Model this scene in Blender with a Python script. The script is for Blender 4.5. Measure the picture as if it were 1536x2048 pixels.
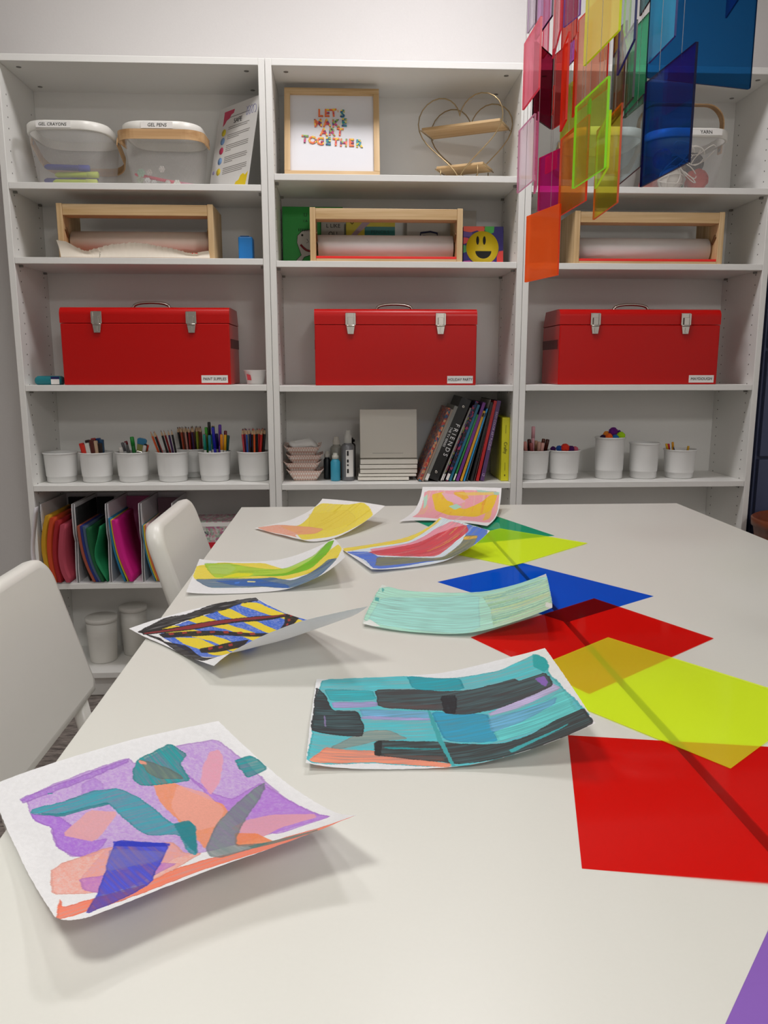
import bpy, bmesh, math, random
import numpy as np
from mathutils import Vector, Matrix

for _o in list(bpy.data.objects):
    bpy.data.objects.remove(_o)
scene = bpy.context.scene
COL = scene.collection
PI = math.pi

# ---------------------------------------------------------------- camera
cam_data = bpy.data.cameras.new('camera')
cam = bpy.data.objects.new('camera', cam_data)
COL.objects.link(cam)
scene.camera = cam
cam.location = (1.02836, -2.56713, 1.11238)
YAW, PITCH, ROLL = 0.05009, 0.18279, -0.00057
cam.rotation_euler = (Matrix.Rotation(-YAW, 3, 'Z') @ Matrix.Rotation(PI / 2 - PITCH, 3, 'X') @ Matrix.Rotation(ROLL, 3, 'Z')).to_euler()
cam_data.sensor_fit = 'VERTICAL'
cam_data.sensor_height = 36.0
cam_data.lens = 1569.99 * 36.0 / 2048.0
cam_data.clip_start = 0.02

# ---------------------------------------------------------------- world and light
world = bpy.data.worlds.new('room_world')
scene.world = world
world.use_nodes = True
world.node_tree.nodes['Background'].inputs['Color'].default_value = (0.9, 0.93, 1.0, 1)
world.node_tree.nodes['Background'].inputs['Strength'].default_value = 0.25
scene.view_settings.view_transform = 'Standard'
scene.view_settings.look = 'None'
scene.view_settings.gamma = 1.0
scene.view_settings.use_curve_mapping = False
scene.view_settings.exposure = 0.36
try:
    scene.cycles.max_bounces = 12
    scene.cycles.diffuse_bounces = 4
    scene.cycles.glossy_bounces = 4
    scene.cycles.transparent_max_bounces = 48
    scene.cycles.caustics_reflective = False
    scene.cycles.caustics_refractive = False
    scene.cycles.sample_clamp_indirect = 8.0
except Exception:
    pass
CEIL = 2.75
# name, x, y, size x, size y, power, colour : recessed ceiling panels, the last one an added fill
LAMPS = [
    ('a', 1.35, -0.48, 0.30, 0.30, 8.8, (1.0, 0.97, 1.0)),
    ('b', 0.30, -2.40, 0.40, 0.40, 8.9, (1.0, 0.99, 0.95)),
    ('c', 0.50, -0.58, 0.25, 0.25, 5.0, (1.0, 0.98, 0.96)),
    ('d', 1.90, -3.90, 0.60, 0.60, 26.0, (1.0, 0.985, 0.97)),  # added soft frontal fill to brighten the shelf interiors
]
for nm, lx, ly, sx, sy, pw, lc in LAMPS:
    ld = bpy.data.lights.new('ceiling_lamp_' + nm, 'AREA')
    ld.shape = 'RECTANGLE'
    ld.size = sx
    ld.size_y = sy
    ld.energy = pw
    ld.color = lc
    ld.spread = 2.3 if nm == 'b' else 3.1
    lo = bpy.data.objects.new('ceiling_lamp', ld)
    lo.location = (lx, ly, CEIL - 0.03)
    COL.objects.link(lo)

# ---------------------------------------------------------------- helpers
def lin(h):
    if isinstance(h, str):
        c = [int(h[i:i + 2], 16) / 255 for i in (0, 2, 4)]
        return tuple(x / 12.92 if x <= 0.04045 else ((x + 0.055) / 1.055) ** 2.4 for x in c)
    return tuple(h[:3])

MATS = {}
def mat(key, color, rough=0.5, metal=0.0, var=0.06, scale=40.0, spec=0.5, bump=0.0, stretch=(1, 1, 1), transl=0.0, coat=0.0):
    """Procedural principled material: a noise varies the colour a little, optional fine relief."""
    if key in MATS:
        return MATS[key]
    m = bpy.data.materials.new(key)
    m.use_nodes = True
    nt = m.node_tree
    N, Lk = nt.nodes, nt.links
    b = N['Principled BSDF']
    c = lin(color)
    tc = N.new('ShaderNodeTexCoord')
    mp = N.new('ShaderNodeMapping')
    mp.inputs['Scale'].default_value = stretch
    Lk.new(tc.outputs['Object'], mp.inputs['Vector'])
    ns = N.new('ShaderNodeTexNoise')
    ns.inputs['Scale'].default_value = scale
    ns.inputs['Detail'].default_value = 3
    Lk.new(mp.outputs[0], ns.inputs['Vector'])
    mx = N.new('ShaderNodeMix')
    mx.data_type = 'RGBA'
    Lk.new(ns.outputs['Fac'], mx.inputs['Factor'])
    mx.inputs['A'].default_value = tuple(x * (1 - var) for x in c) + (1,)
    mx.inputs['B'].default_value = tuple(min(1, x * (1 + var)) for x in c) + (1,)
    Lk.new(mx.outputs['Result'], b.inputs['Base Color'])
    b.inputs['Roughness'].default_value = rough
    b.inputs['Metallic'].default_value = metal
    b.inputs['Specular IOR Level'].default_value = spec
    b.inputs['Coat Weight'].default_value = coat
    if bump:
        bp = N.new('ShaderNodeBump')
        bp.inputs['Strength'].default_value = bump
        bp.inputs['Distance'].default_value = 0.002
        Lk.new(ns.outputs['Fac'], bp.inputs['Height'])
        Lk.new(bp.outputs[0], b.inputs['Normal'])
    if transl:
        out = N['Material Output']
        tr = N.new('ShaderNodeBsdfTranslucent')
        Lk.new(mx.outputs['Result'], tr.inputs['Color'])
        ms = N.new('ShaderNodeMixShader')
        ms.inputs[0].default_value = transl
        Lk.new(b.outputs[0], ms.inputs[1])
        Lk.new(tr.outputs[0], ms.inputs[2])
        Lk.new(ms.outputs[0], out.inputs['Surface'])
    MATS[key] = m
    return m

def wood(key, ca, cb, axis=0, scale=60.0):
    m = mat(key, ca, 0.55)
    nt = m.node_tree
    N, Lk = nt.nodes, nt.links
    tc = N.new('ShaderNodeTexCoord')
    mp = N.new('ShaderNodeMapping')
    s = [1.0, 1.0, 1.0]
    s[axis] = 0.05
    mp.inputs['Scale'].default_value = s
    Lk.new(tc.outputs['Object'], mp.inputs['Vector'])
    ns = N.new('ShaderNodeTexNoise')
    ns.inputs['Scale'].default_value = scale
    ns.inputs['Detail'].default_value = 6
    ns.inputs['Distortion'].default_value = 0.6
    Lk.new(mp.outputs[0], ns.inputs['Vector'])
    cr = N.new('ShaderNodeValToRGB')
    cr.color_ramp.elements[0].position = 0.35
    cr.color_ramp.elements[0].color = lin(cb) + (1,)
    cr.color_ramp.elements[1].position = 0.62
    cr.color_ramp.elements[1].color = lin(ca) + (1,)
    Lk.new(ns.outputs['Fac'], cr.inputs['Fac'])
    Lk.new(cr.outputs[0], N['Principled BSDF'].inputs['Base Color'])
    return m

def film(key, T, diff=None, dfac=0.0, gloss=1.0, rough=0.03):
    """Thin tinted acrylic: light passes tinted by T, a little scatters, the surface mirrors by Fresnel."""
    if key in MATS:
        return MATS[key]
    m = bpy.data.materials.new(key)
    m.use_nodes = True
    nt = m.node_tree
    N, Lk = nt.nodes, nt.links
    N.remove(N['Principled BSDF'])
    out = N['Material Output']
    tr = N.new('ShaderNodeBsdfTransparent')
    ns = N.new('ShaderNodeTexNoise')
    ns.inputs['Scale'].default_value = 6
    tc = N.new('ShaderNodeTexCoord')
    Lk.new(tc.outputs['Object'], ns.inputs['Vector'])
    mx = N.new('ShaderNodeMix')
    mx.data_type = 'RGBA'
    mx.inputs['A'].default_value = tuple(x * 0.97 for x in T) + (1,)
    mx.inputs['B'].default_value = tuple(T) + (1,)
    Lk.new(ns.outputs['Fac'], mx.inputs['Factor'])
    Lk.new(mx.outputs['Result'], tr.inputs['Color'])
    last = tr
    if diff is not None:
        df = N.new('ShaderNodeBsdfDiffuse')
        df.inputs['Color'].default_value = tuple(diff) + (1,)
        tl = N.new('ShaderNodeBsdfTranslucent')
        tl.inputs['Color'].default_value = tuple(diff) + (1,)
        m1 = N.new('ShaderNodeMixShader')
        m1.inputs[0].default_value = 0.08
        Lk.new(df.outputs[0], m1.inputs[1])
        Lk.new(tl.outputs[0], m1.inputs[2])
        m2 = N.new('ShaderNodeMixShader')
        m2.inputs[0].default_value = dfac
        Lk.new(tr.outputs[0], m2.inputs[1])
        Lk.new(m1.outputs[0], m2.inputs[2])
        last = m2
    gl = N.new('ShaderNodeBsdfGlossy')
    gl.inputs['Roughness'].default_value = rough
    fr = N.new('ShaderNodeFresnel')
    fr.inputs['IOR'].default_value = 1.45
    mu = N.new('ShaderNodeMath')
    mu.operation = 'MULTIPLY'
    mu.inputs[1].default_value = gloss
    Lk.new(fr.outputs[0], mu.inputs[0])
    m3 = N.new('ShaderNodeMixShader')
    Lk.new(mu.outputs[0], m3.inputs[0])
    Lk.new(last.outputs[0], m3.inputs[1])
    Lk.new(gl.outputs[0], m3.inputs[2])
    Lk.new(m3.outputs[0], out.inputs['Surface'])
    MATS[key] = m
    return m

def tag(o, label=None, cat=None, group=None, kind=None):
    if label: o['label'] = label
    if cat: o['category'] = cat
    if group: o['group'] = group
    if kind: o['kind'] = kind
    return o

def empty(name, loc, label, cat, group=None, rot=(0, 0, 0)):
    o = bpy.data.objects.new(name, None)
    o.empty_display_size = 0.02
    o.location = loc
    o.rotation_euler = rot
    COL.objects.link(o)
    return tag(o, label, cat, group)

def link(name, me, m=None, parent=None, loc=None, rot=None):
    o = bpy.data.objects.new(name, me)
    COL.objects.link(o)
    if m is not None and not me.materials:
        for x in (m if isinstance(m, (list, tuple)) else [m]):
            me.materials.append(x)
    if parent is not None:
        o.parent = parent
    if loc is not None: o.location = loc
    if rot is not None: o.rotation_euler = rot
    return o

def copy_tree(o, parent=None):
    c = o.copy()
    COL.objects.link(c)
    c.parent = parent
    for ch in list(o.children):
        copy_tree(ch, c)
    return c

def new_copy(proto, loc, rot=None, label=None, group=None):
    c = copy_tree(proto)
    c.location = loc
    if rot is not None: c.rotation_euler = rot
    return tag(c, label, None, group)

class MB:
    """Collects simple solids into one mesh."""
    def __init__(self):
        self.bm = bmesh.new()
    def face(self, vs, mi=0, smooth=False):
        try:
            f = self.bm.faces.new(vs)
            f.material_index = mi
            f.smooth = smooth
            return f
        except ValueError:
            return None
    def box(self, x0, x1, y0, y1, z0, z1, mi=0, M=None):
        P = [(x0, y0, z0), (x1, y0, z0), (x1, y1, z0), (x0, y1, z0), (x0, y0, z1), (x1, y0, z1), (x1, y1, z1), (x0, y1, z1)]
        if M is not None: P = [M @ Vector(p) for p in P]
        v = [self.bm.verts.new(p) for p in P]
        for q in ((0, 3, 2, 1), (4, 5, 6, 7), (0, 1, 5, 4), (1, 2, 6, 5), (2, 3, 7, 6), (3, 0, 4, 7)):
            self.face([v[i] for i in q], mi)
        return self
    def lathe(self, prof, n=24, c=(0, 0, 0), M=None, mi=0, smooth=True):
        rings = []
        for r, z in prof:
            if r < 1e-6:
                p = Vector((c[0], c[1], c[2] + z))
                rings.append([self.bm.verts.new(M @ p if M else p)])
            else:
                rg = []
                for k in range(n):
                    a = 2 * PI * k / n
                    p = Vector((c[0] + r * math.cos(a), c[1] + r * math.sin(a), c[2] + z))
                    rg.append(self.bm.verts.new(M @ p if M else p))
                rings.append(rg)
        for a, b in zip(rings, rings[1:]):
            for k in range(n):
                k2 = (k + 1) % n
                if len(a) == 1 and len(b) == 1: continue
                if len(a) == 1: self.face([a[0], b[k2], b[k]], mi, smooth)
                elif len(b) == 1: self.face([a[k], a[k2], b[0]], mi, smooth)
                else: self.face([a[k], a[k2], b[k2], b[k]], mi, smooth)
        return self
    def tube(self, pts, r, n=6, mi=0, closed=False):
        pts = [Vector(p) for p in pts]
        rings = []
        m = len(pts)
        for i, p in enumerate(pts):
            a = pts[(i - 1) % m] if (closed or i > 0) else p
            b = pts[(i + 1) % m] if (closed or i < m - 1) else p
            t = (b - a).normalized() if (b - a).length > 1e-9 else Vector((0, 0, 1))
            u = t.cross(Vector((0.13, 0.31, 0.94)))
            if u.length < 1e-3: u = t.cross(Vector((1, 0, 0)))
            u.normalize()
            w = t.cross(u)
            rr = r[i] if isinstance(r, (list, tuple)) else r
            rings.append([self.bm.verts.new(p + (u * math.cos(2 * PI * k / n) + w * math.sin(2 * PI * k / n)) * rr) for k in range(n)])
        L = m if closed else m - 1
        for i in range(L):
            a, b = rings[i], rings[(i + 1) % m]
            for k in range(n):
                self.face([a[k], a[(k + 1) % n], b[(k + 1) % n], b[k]], mi, True)
        if not closed:
            self.face(list(reversed(rings[0])), mi)
            self.face(rings[-1], mi)
        return self
    def prism(self, outline, d0, d1, axes='xzy', mi=0, M=None, smooth=False):
        """outline 2D in the first two axes, extruded on the third."""
        ix = {'x': 0, 'y': 1, 'z': 2}
        def P(u, v, w):
            q = [0, 0, 0]
            q[ix[axes[0]]], q[ix[axes[1]]], q[ix[axes[2]]] = u, v, w
            q = Vector(q)
            return M @ q if M else q
        a = [self.bm.verts.new(P(u, v, d0)) for u, v in outline]
        b = [self.bm.verts.new(P(u, v, d1)) for u, v in outline]
        self.face(a, mi)
        self.face(list(reversed(b)), mi)
        n = len(outline)
        for i in range(n):
            self.face([a[i], b[i], b[(i + 1) % n], a[(i + 1) % n]], mi, smooth)
        return self
    def loft(self, rings, mi=0, smooth=True, cap0=False, cap1=False, uv=False):
        R = [[self.bm.verts.new(p) for p in rg] for rg in rings]
        n = len(R[0])
        lay = self.bm.loops.layers.uv.verify() if uv else None
        per = 0
        if uv:
            acc = [0.0]
            for k in range(n): acc.append(acc[-1] + (Vector(rings[-1][k]) - Vector(rings[-1][(k + 1) % n])).length)
            hz = [0.0]
            for i in range(len(rings) - 1): hz.append(hz[-1] + (Vector(rings[i][0]) - Vector(rings[i + 1][0])).length)
        for i in range(len(R) - 1):
            for k in range(n):
                k2 = (k + 1) % n
                f = self.face([R[i][k], R[i][k2], R[i + 1][k2], R[i + 1][k]], mi, smooth)
                if uv and f:
                    for lp, q in zip(f.loops, ((acc[k], hz[i]), (acc[k + 1], hz[i]), (acc[k + 1], hz[i + 1]), (acc[k], hz[i + 1]))):
                        lp[lay].uv = q
        if cap0: self.face(list(reversed(R[0])), mi)
        if cap1: self.face(R[-1], mi)
        return self
    def sphere(self, c, r, n=12, mi=0, sq=(1, 1, 1)):
        m = n // 2
        prof = [(max(0.0, r * math.sin(PI * i / m)) if 0 < i < m else 0.0, -r * math.cos(PI * i / m)) for i in range(m + 1)]
        M = Matrix.Translation(c) @ Matrix.Diagonal((sq[0], sq[1], sq[2], 1))
        return self.lathe(prof, n, (0, 0, 0), M, mi)
    def mesh(self, name, bevel=0.0, seg=2):
        if bevel:
            self.bm.normal_update()
            es = [e for e in self.bm.edges if len(e.link_faces) == 2 and e.calc_face_angle(0) > 0.5]
            bmesh.ops.bevel(self.bm, geom=es, offset=bevel, segments=seg, affect='EDGES', profile=0.5, clamp_overlap=True)
        bmesh.ops.recalc_face_normals(self.bm, faces=self.bm.faces)
        me = bpy.data.meshes.new(name)
        self.bm.to_mesh(me)
        self.bm.free()
        return me
    def obj(self, name, m, parent=None, bevel=0.0, loc=None, rot=None, seg=2):
        return link(name, self.mesh(name, bevel, seg), m, parent, loc, rot)

def rrect(w, d, r, n=5, cx=0, cy=0):
    pts = []
    for (sx, sy, a0) in ((1, 1, 0), (-1, 1, PI / 2), (-1, -1, PI), (1, -1, 3 * PI / 2)):
        for k in range(n + 1):
            a = a0 + PI / 2 * k / n
            pts.append((cx + sx * (w / 2 - r) + r * math.cos(a), cy + sy * (d / 2 - r) + r * math.sin(a)))
    return pts

def text(name, s, size, loc, rot, m, parent=None, extrude=0.0003, align='CENTER', shear=0.0, sx=1.0, bold=0.0):
    cu = bpy.data.curves.new(name, 'FONT')
    cu.body = s
    cu.size = size
    cu.extrude = extrude
    cu.offset = bold
    cu.align_x = align
    cu.align_y = 'CENTER'
    cu.shear = shear
    cu.resolution_u = 2
    t = bpy.data.objects.new(name, cu)
    COL.objects.link(t)
    me = bpy.data.meshes.new_from_object(t)
    bpy.data.objects.remove(t)
    bpy.data.curves.remove(cu)
    me.name = name
    me.materials.clear()
    o = link(name, me, m, parent, loc, rot)
    o.scale = (sx, 1, 1)
    return o

FRONT = (PI / 2, 0, 0)      # lettering that faces the room (towards -Y)

# ---------------------------------------------------------------- common materials
M_white = mat('white_laminate', 'efeeea', 0.42, var=0.012, scale=90)
M_table = mat('table_laminate', 'dddcd4', 0.36, var=0.012, scale=300, bump=0.02)
M_wall = mat('wall_paint', 'dddad8', 0.85, var=0.02, scale=180, bump=0.08)
M_ceil = mat('ceiling_paint', 'e6e4e0', 0.9, var=0.03, scale=60)
M_plastic = mat('white_plastic', 'eae8e1', 0.35, var=0.01)
M_frost = mat('frosted_plastic', 'f4f4f2', 0.4, var=0.01, transl=0.12)
M_chrome = mat('chrome_metal', 'd8d4cc', 0.18, metal=1.0, var=0.05)
M_brass = mat('brass_wire', 'b9a27a', 0.35, metal=0.85, var=0.05)
M_red = mat('red_enamel', 'c40b08', 0.3, var=0.02, spec=0.3, coat=0.08)
M_black = mat('black_matt', '151516', 0.5)
M_ink = mat('black_ink', '1c1a1a', 0.7)
M_labelw = mat('paper_label', 'f0eeea', 0.7, var=0.02)
M_paper = mat('white_paper', 'e9e7e4', 0.8, var=0.02, transl=0.12)
M_pine = wood('pine_wood', 'dcbd90', 'c49f6c', 0, 55)
M_pinev = wood('pine_wood_upright', 'dcbd90', 'c8a472', 2, 55)
M_birch = wood('birch_veneer', 'd3ab7c', 'b98e5e', 0, 40)
M_cream = mat('cream_paper', 'f4ecdc', 0.8, var=0.03, transl=0.1)
M_kraft = mat('beige_paper', 'cfc0b0', 0.8, var=0.03)
M_thread = mat('nylon_thread', 'c9c9cc', 0.3)
M_grey = mat('grey_metal', '8a8883', 0.4, metal=0.6)
# ================================================================ the room
def structure(name, mb, m, bevel=0.0):
    return tag(mb.obj(name, m, bevel=bevel), kind='structure')

XL, XR, YB, YF = -1.4, 3.6, 0.285, -4.6
def carpet_mat():
    m = mat('carpet_loop', '6e6560', 0.95)
    nt = m.node_tree
    N, Lk = nt.nodes, nt.links
    tc = N.new('ShaderNodeTexCoord')
    mp = N.new('ShaderNodeMapping')
    mp.inputs['Scale'].default_value = (9, 60, 1)
    mp.inputs['Rotation'].default_value = (0, 0, 0.12)
    Lk.new(tc.outputs['Object'], mp.inputs['Vector'])
    ns = N.new('ShaderNodeTexNoise')
    ns.inputs['Scale'].default_value = 1.6
    ns.inputs['Detail'].default_value = 8
    ns.inputs['Roughness'].default_value = 0.75
    Lk.new(mp.outputs[0], ns.inputs['Vector'])
    cr = N.new('ShaderNodeValToRGB')
    cr.color_ramp.elements[0].position = 0.38
    cr.color_ramp.elements[0].color = lin('4a423f') + (1,)
    cr.color_ramp.elements[1].position = 0.62
    cr.color_ramp.elements[1].color = lin('a0968e') + (1,)
    Lk.new(ns.outputs['Fac'], cr.inputs['Fac'])
    Lk.new(cr.outputs[0], N['Principled BSDF'].inputs['Base Color'])
    bp = N.new('ShaderNodeBump')
    bp.inputs['Strength'].default_value = 0.6
    bp.inputs['Distance'].default_value = 0.004
    Lk.new(ns.outputs['Fac'], bp.inputs['Height'])
    Lk.new(bp.outputs[0], N['Principled BSDF'].inputs['Normal'])
    return m
structure('floor', MB().box(XL, XR, YF, YB, -0.05, 0.0), carpet_mat())
structure('ceiling', MB().box(XL, XR, YF, YB, CEIL, CEIL + 0.05), M_ceil)
structure('wall_back', MB().box(XL - 0.1, XR + 0.1, YB, YB + 0.1, -0.05, CEIL + 0.05), M_wall)
structure('wall_left', MB().box(XL - 0.1, XL, YF, YB, -0.05, CEIL + 0.05), M_wall)
structure('wall_right', MB().box(XR, XR + 0.1, YF, YB, -0.05, CEIL + 0.05), M_wall)
structure('wall_front', MB().box(XL - 0.1, XR + 0.1, YF - 0.1, YF, -0.05, CEIL + 0.05), M_wall)
M_base = mat('baseboard_vinyl', '4a4542', 0.5)
structure('baseboard_back', MB().box(XL, XR, YB - 0.008, YB, 0, 0.1), M_base, 0.002)

# recessed lamps, and a matching panel for the added fill
def emis(key, c, s):
    m = bpy.data.materials.new(key)
    m.use_nodes = True
    nt = m.node_tree
    nt.nodes.remove(nt.nodes['Principled BSDF'])
    e = nt.nodes.new('ShaderNodeEmission')
    e.inputs['Color'].default_value = tuple(c) + (1,)
    e.inputs['Strength'].default_value = s
    nt.links.new(e.outputs[0], nt.nodes['Material Output'].inputs['Surface'])
    return m
M_diff = emis('lamp_diffuser', (1.0, 0.97, 0.92), 2.0)
for (nm, lx, ly, sx, sy, pw, lc), lab in zip(LAMPS, ('square recessed ceiling light nearest the bookcases', 'larger square ceiling light over the near left corner of the tables', 'square recessed ceiling light above the left bookcase', 'largest square panel, a fill light added behind the camera')):
    t = empty('ceiling_light', (lx, ly, CEIL), lab, 'ceiling light')
    fr = MB()
    for a, b, c, d in ((-1, 1, 1, 1.06), (-1, 1, -1.06, -1)):
        fr.box(-sx / 2 * 1.06, sx / 2 * 1.06, c * sy / 2, d * sy / 2, -0.012, -0.0005)
    for c, d in ((1, 1.06), (-1.06, -1)):
        fr.box(c * sx / 2, d * sx / 2, -sy / 2, sy / 2, -0.012, -0.0005)
    fr.obj('frame', M_white, t)
    MB().box(-sx / 2, sx / 2, -sy / 2, sy / 2, -0.006, -0.001).obj('diffuser', M_diff, t)

# ================================================================ bookcases
H = 2.02
def bookcase(x0, shelves, label):
    t = empty('bookcase', (x0, 0, 0), label, 'bookcase', 'white bookcases along the wall')
    g = 0.0006
    pins = MB()
    for i, (a, b) in enumerate(((g, 0.02), (0.78, 0.8 - g))):
        sp = MB().box(a, b, 0, 0.28, 0, H).obj('side_panel', M_white, t, 0.0012, seg=1)
        face = b if i == 0 else a
        hm = MB()
        z = 0.16
        while z < 1.95:
            for yy in (0.04, 0.235):
                M = Matrix.Translation((face, yy, z)) @ Matrix.Rotation(PI / 2, 4, 'Y')
                hm.lathe([(0.0, -0.0004), (0.0024, -0.0004), (0.0024, 0.0004), (0.0, 0.0004)], 6, (0, 0, 0), M)
            z += 0.032
        o = hm.obj('pin_hole', mat('pin_hole_dark', '5c5650', 0.8), sp)
        o['kind'] = 'stuff'
    tp = MB().box(0.02, 0.78, 0, 0.28, 2.0, H).obj('top_panel', M_white, t, 0.0012, seg=1)
    for xx in (0.06, 0.74):
        for yy in (0.05, 0.22):
            MB().lathe([(0, -0.0008), (0.0075, -0.0008), (0.0075, 0.0002), (0, 0.0002)], 12, (xx, yy, 2.0)).obj('cam_cover', M_grey, tp)
    for z in shelves:
        sh = MB().box(0.0205, 0.7795, 0.001, 0.266, z - 0.019, z).obj('shelf', M_white, t, 0.001, seg=1)
        for xx in (0.026, 0.774):
            for yy in (0.035, 0.235):
                MB().box(xx - 0.005, xx + 0.005, yy - 0.004, yy + 0.004, z - 0.026, z - 0.0195).obj('shelf_pin', M_grey, sh)
    MB().box(0.0205, 0.7795, 0.0, 0.266, 0.072, 0.092).obj('bottom_panel', M_white, t, 0.001, seg=1)
    MB().box(0.0205, 0.7795, 0.03, 0.045, 0.0, 0.0715).obj('plinth', M_white, t)
    MB().box(0.0205, 0.7795, 0.268, 0.274, 0.0, 2.0).obj('back_panel', M_white, t)
    return t
bookcase(0.0, (1.663, 1.445, 1.056, 0.7345, 0.405), 'left white bookcase holding mesh baskets and six pencil cups')
bookcase(0.8, (1.6955, 1.439, 1.053, 0.7325, 0.405), 'middle white bookcase holding the framed letters and leaning books')
bookcase(1.6, (1.668, 1.437, 1.0545, 0.7325, 0.405), 'right white bookcase behind the hanging acrylic plates')

# ================================================================ blue cabinet and planter right of the bookcases
M_blue_cab = mat('slate_blue_enamel', '4d5676', 0.45, var=0.03)
t = empty('filing_cabinet', (2.44, 0.0, 0), 'slate blue drawer cabinet at the right edge beside the bookcases', 'cabinet')
MB().box(0.0, 0.9, 0.06, 0.28, 0.0, 1.75).obj('body', M_blue_cab, t, 0.003)
for i, (a, b) in enumerate(((0.04, 0.46), (0.47, 0.80), (0.81, 1.165), (1.175, 1.28), (1.29, 1.72))):
    d = MB().box(0.006, 0.894, 0.04, 0.0595, a, b).obj('drawer', M_blue_cab, t, 0.002)
    MB().box(0.38, 0.52, 0.028, 0.0395, (a + b) / 2 + 0.01, (a + b) / 2 + 0.022).obj('handle', M_grey, d, 0.002)
M_terra = mat('rust_brown_glaze', '7a3a1c', 0.4, var=0.25, scale=25)
t = empty('planter', (2.53, -0.157, 0), 'rust brown flared planter on the floor beyond the bookcases', 'planter')
MB().lathe([(0, 0), (0.10, 0), (0.115, 0.02), (0.15, 0.45), (0.165, 0.56), (0.172, 0.60), (0.178, 0.602), (0.18, 0.625), (0.172, 0.63), (0.16, 0.62), (0.15, 0.57), (0, 0.56)], 32).obj('pot', M_terra, t)
MB().lathe([(0, 0.561), (0.149, 0.561), (0.149, 0.575), (0.1, 0.585), (0, 0.59)], 24).obj('soil', mat('potting_soil', '2b1c12', 0.95, var=0.3), t)

# ================================================================ tables
def table(name, outline, label):
    t = empty(name, (0, 0, 0), label, 'table', 'white tables pushed together')
    MB().prism(outline, 0.715, 0.74, 'xyz').obj('tabletop', M_table, t, 0.0015, seg=2)
    xs = [p[0] for p in outline]
    ys = [p[1] for p in outline]
    for x in (min(xs) + 0.05, max(xs) - 0.05):
        for y in (min(ys) + 0.05, max(ys) - 0.05):
            MB().lathe([(0, 0), (0.02, 0), (0.02, 0.7145), (0, 0.7145)], 16, (x, y, 0)).obj('leg', M_white, t)
    return t
table('table', [(0.748, -2.66), (1.3615, -2.66), (1.343, -0.463), (0.748, -0.463)], 'left white table under the painted sheets')
table('table', [(1.3745, -2.66), (1.955, -2.66), (1.948, -0.463), (1.348, -0.463)], 'right white table reaching under the coloured sheets')

# ================================================================ chairs
def chair_parts(t, tilt, seat_z=0.455):
    # local frame: origin on the floor under the front face of the backrest top, chair faces +X
    hb = 0.245
    out = []
    w0, w1 = 0.178, 0.186
    r = 0.045
    for k in range(9):
        a = PI / 2 * k / 8
        out.append((w0 - r + r * math.sin(a), hb - r + r * math.cos(a)))
    out = out + [(w1, 0.012), (w1 - 0.01, 0.0)]
    left = [(-u, v) for u, v in reversed(out)]
    outline = out + left
    ct, st = math.cos(tilt), math.sin(tilt)
    def P(u, v, w):  # u across (Y), v up the slope, w behind
        return Vector((-st * (v - hb) - ct * w + 0.0, u, 0.82 + ct * (v - hb) - st * w))
    mb = MB()
    rings = []
    prof = [(0.014, 0.0), (0.006, 0.0015), (0.0015, 0.006), (0.0, 0.014), (0.0, 0.024), (0.004, 0.031), (0.012, 0.034)]
    cu, cv = 0.0, hb / 2
    for ins, w in prof:
        rg = []
        for u, v in outline:
            su = 1 - ins / 0.18
            sv = 1 - ins / (hb / 2)
            # gentle concave front
            rg.append(P(cu + (u - cu) * su, cv + (v - cv) * sv, w))
        rings.append(rg)
    mb.loft(rings, cap0=True, cap1=True)
    mb.obj('backrest', M_plastic, t)
    xb = st * hb
    sm = MB()
    o = rrect(0.43, 0.40, 0.05, 5, xb + 0.19, 0)
    sm.loft([[(x, y, z) for x, y in rrect(0.43 - 2 * i, 0.40 - 2 * i, 0.05, 5, xb + 0.19, 0)] for i, z in ((0.012, seat_z - 0.035), (0.0, seat_z - 0.025), (0.0, seat_z - 0.008), (0.008, seat_z))], cap0=True, cap1=True)
    sm.obj('seat', M_plastic, t)
    for s in (-1, 1):
        MB().tube([(xb - 0.005 + 0.012, s * 0.14, seat_z - 0.02), (xb - 0.024, s * 0.14, 0.60)], 0.013, 10).obj('back_post', M_plastic, t)
        MB().tube([(xb + 0.02, s * 0.18, seat_z - 0.03), (xb - 0.05, s * 0.2, 0.0)], [0.017, 0.012], 12).obj('leg', M_plastic, t)
        MB().tube([(xb + 0.35, s * 0.18, seat_z - 0.03), (xb + 0.38, s * 0.2, 0.0)], [0.017, 0.012], 12).obj('leg', M_plastic, t)
t = empty('chair', (0.550, -1.490, 0), 'white chair in the foreground, its broad back cut by the left edge', 'chair', 'white chairs along the left of the tables')
chair_parts(t, 0.27)
t = empty('chair', (0.672, -0.920, 0), 'white chair farther back in front of the coloured paper files', 'chair', 'white chairs along the left of the tables')
chair_parts(t, 0.30)
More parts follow.
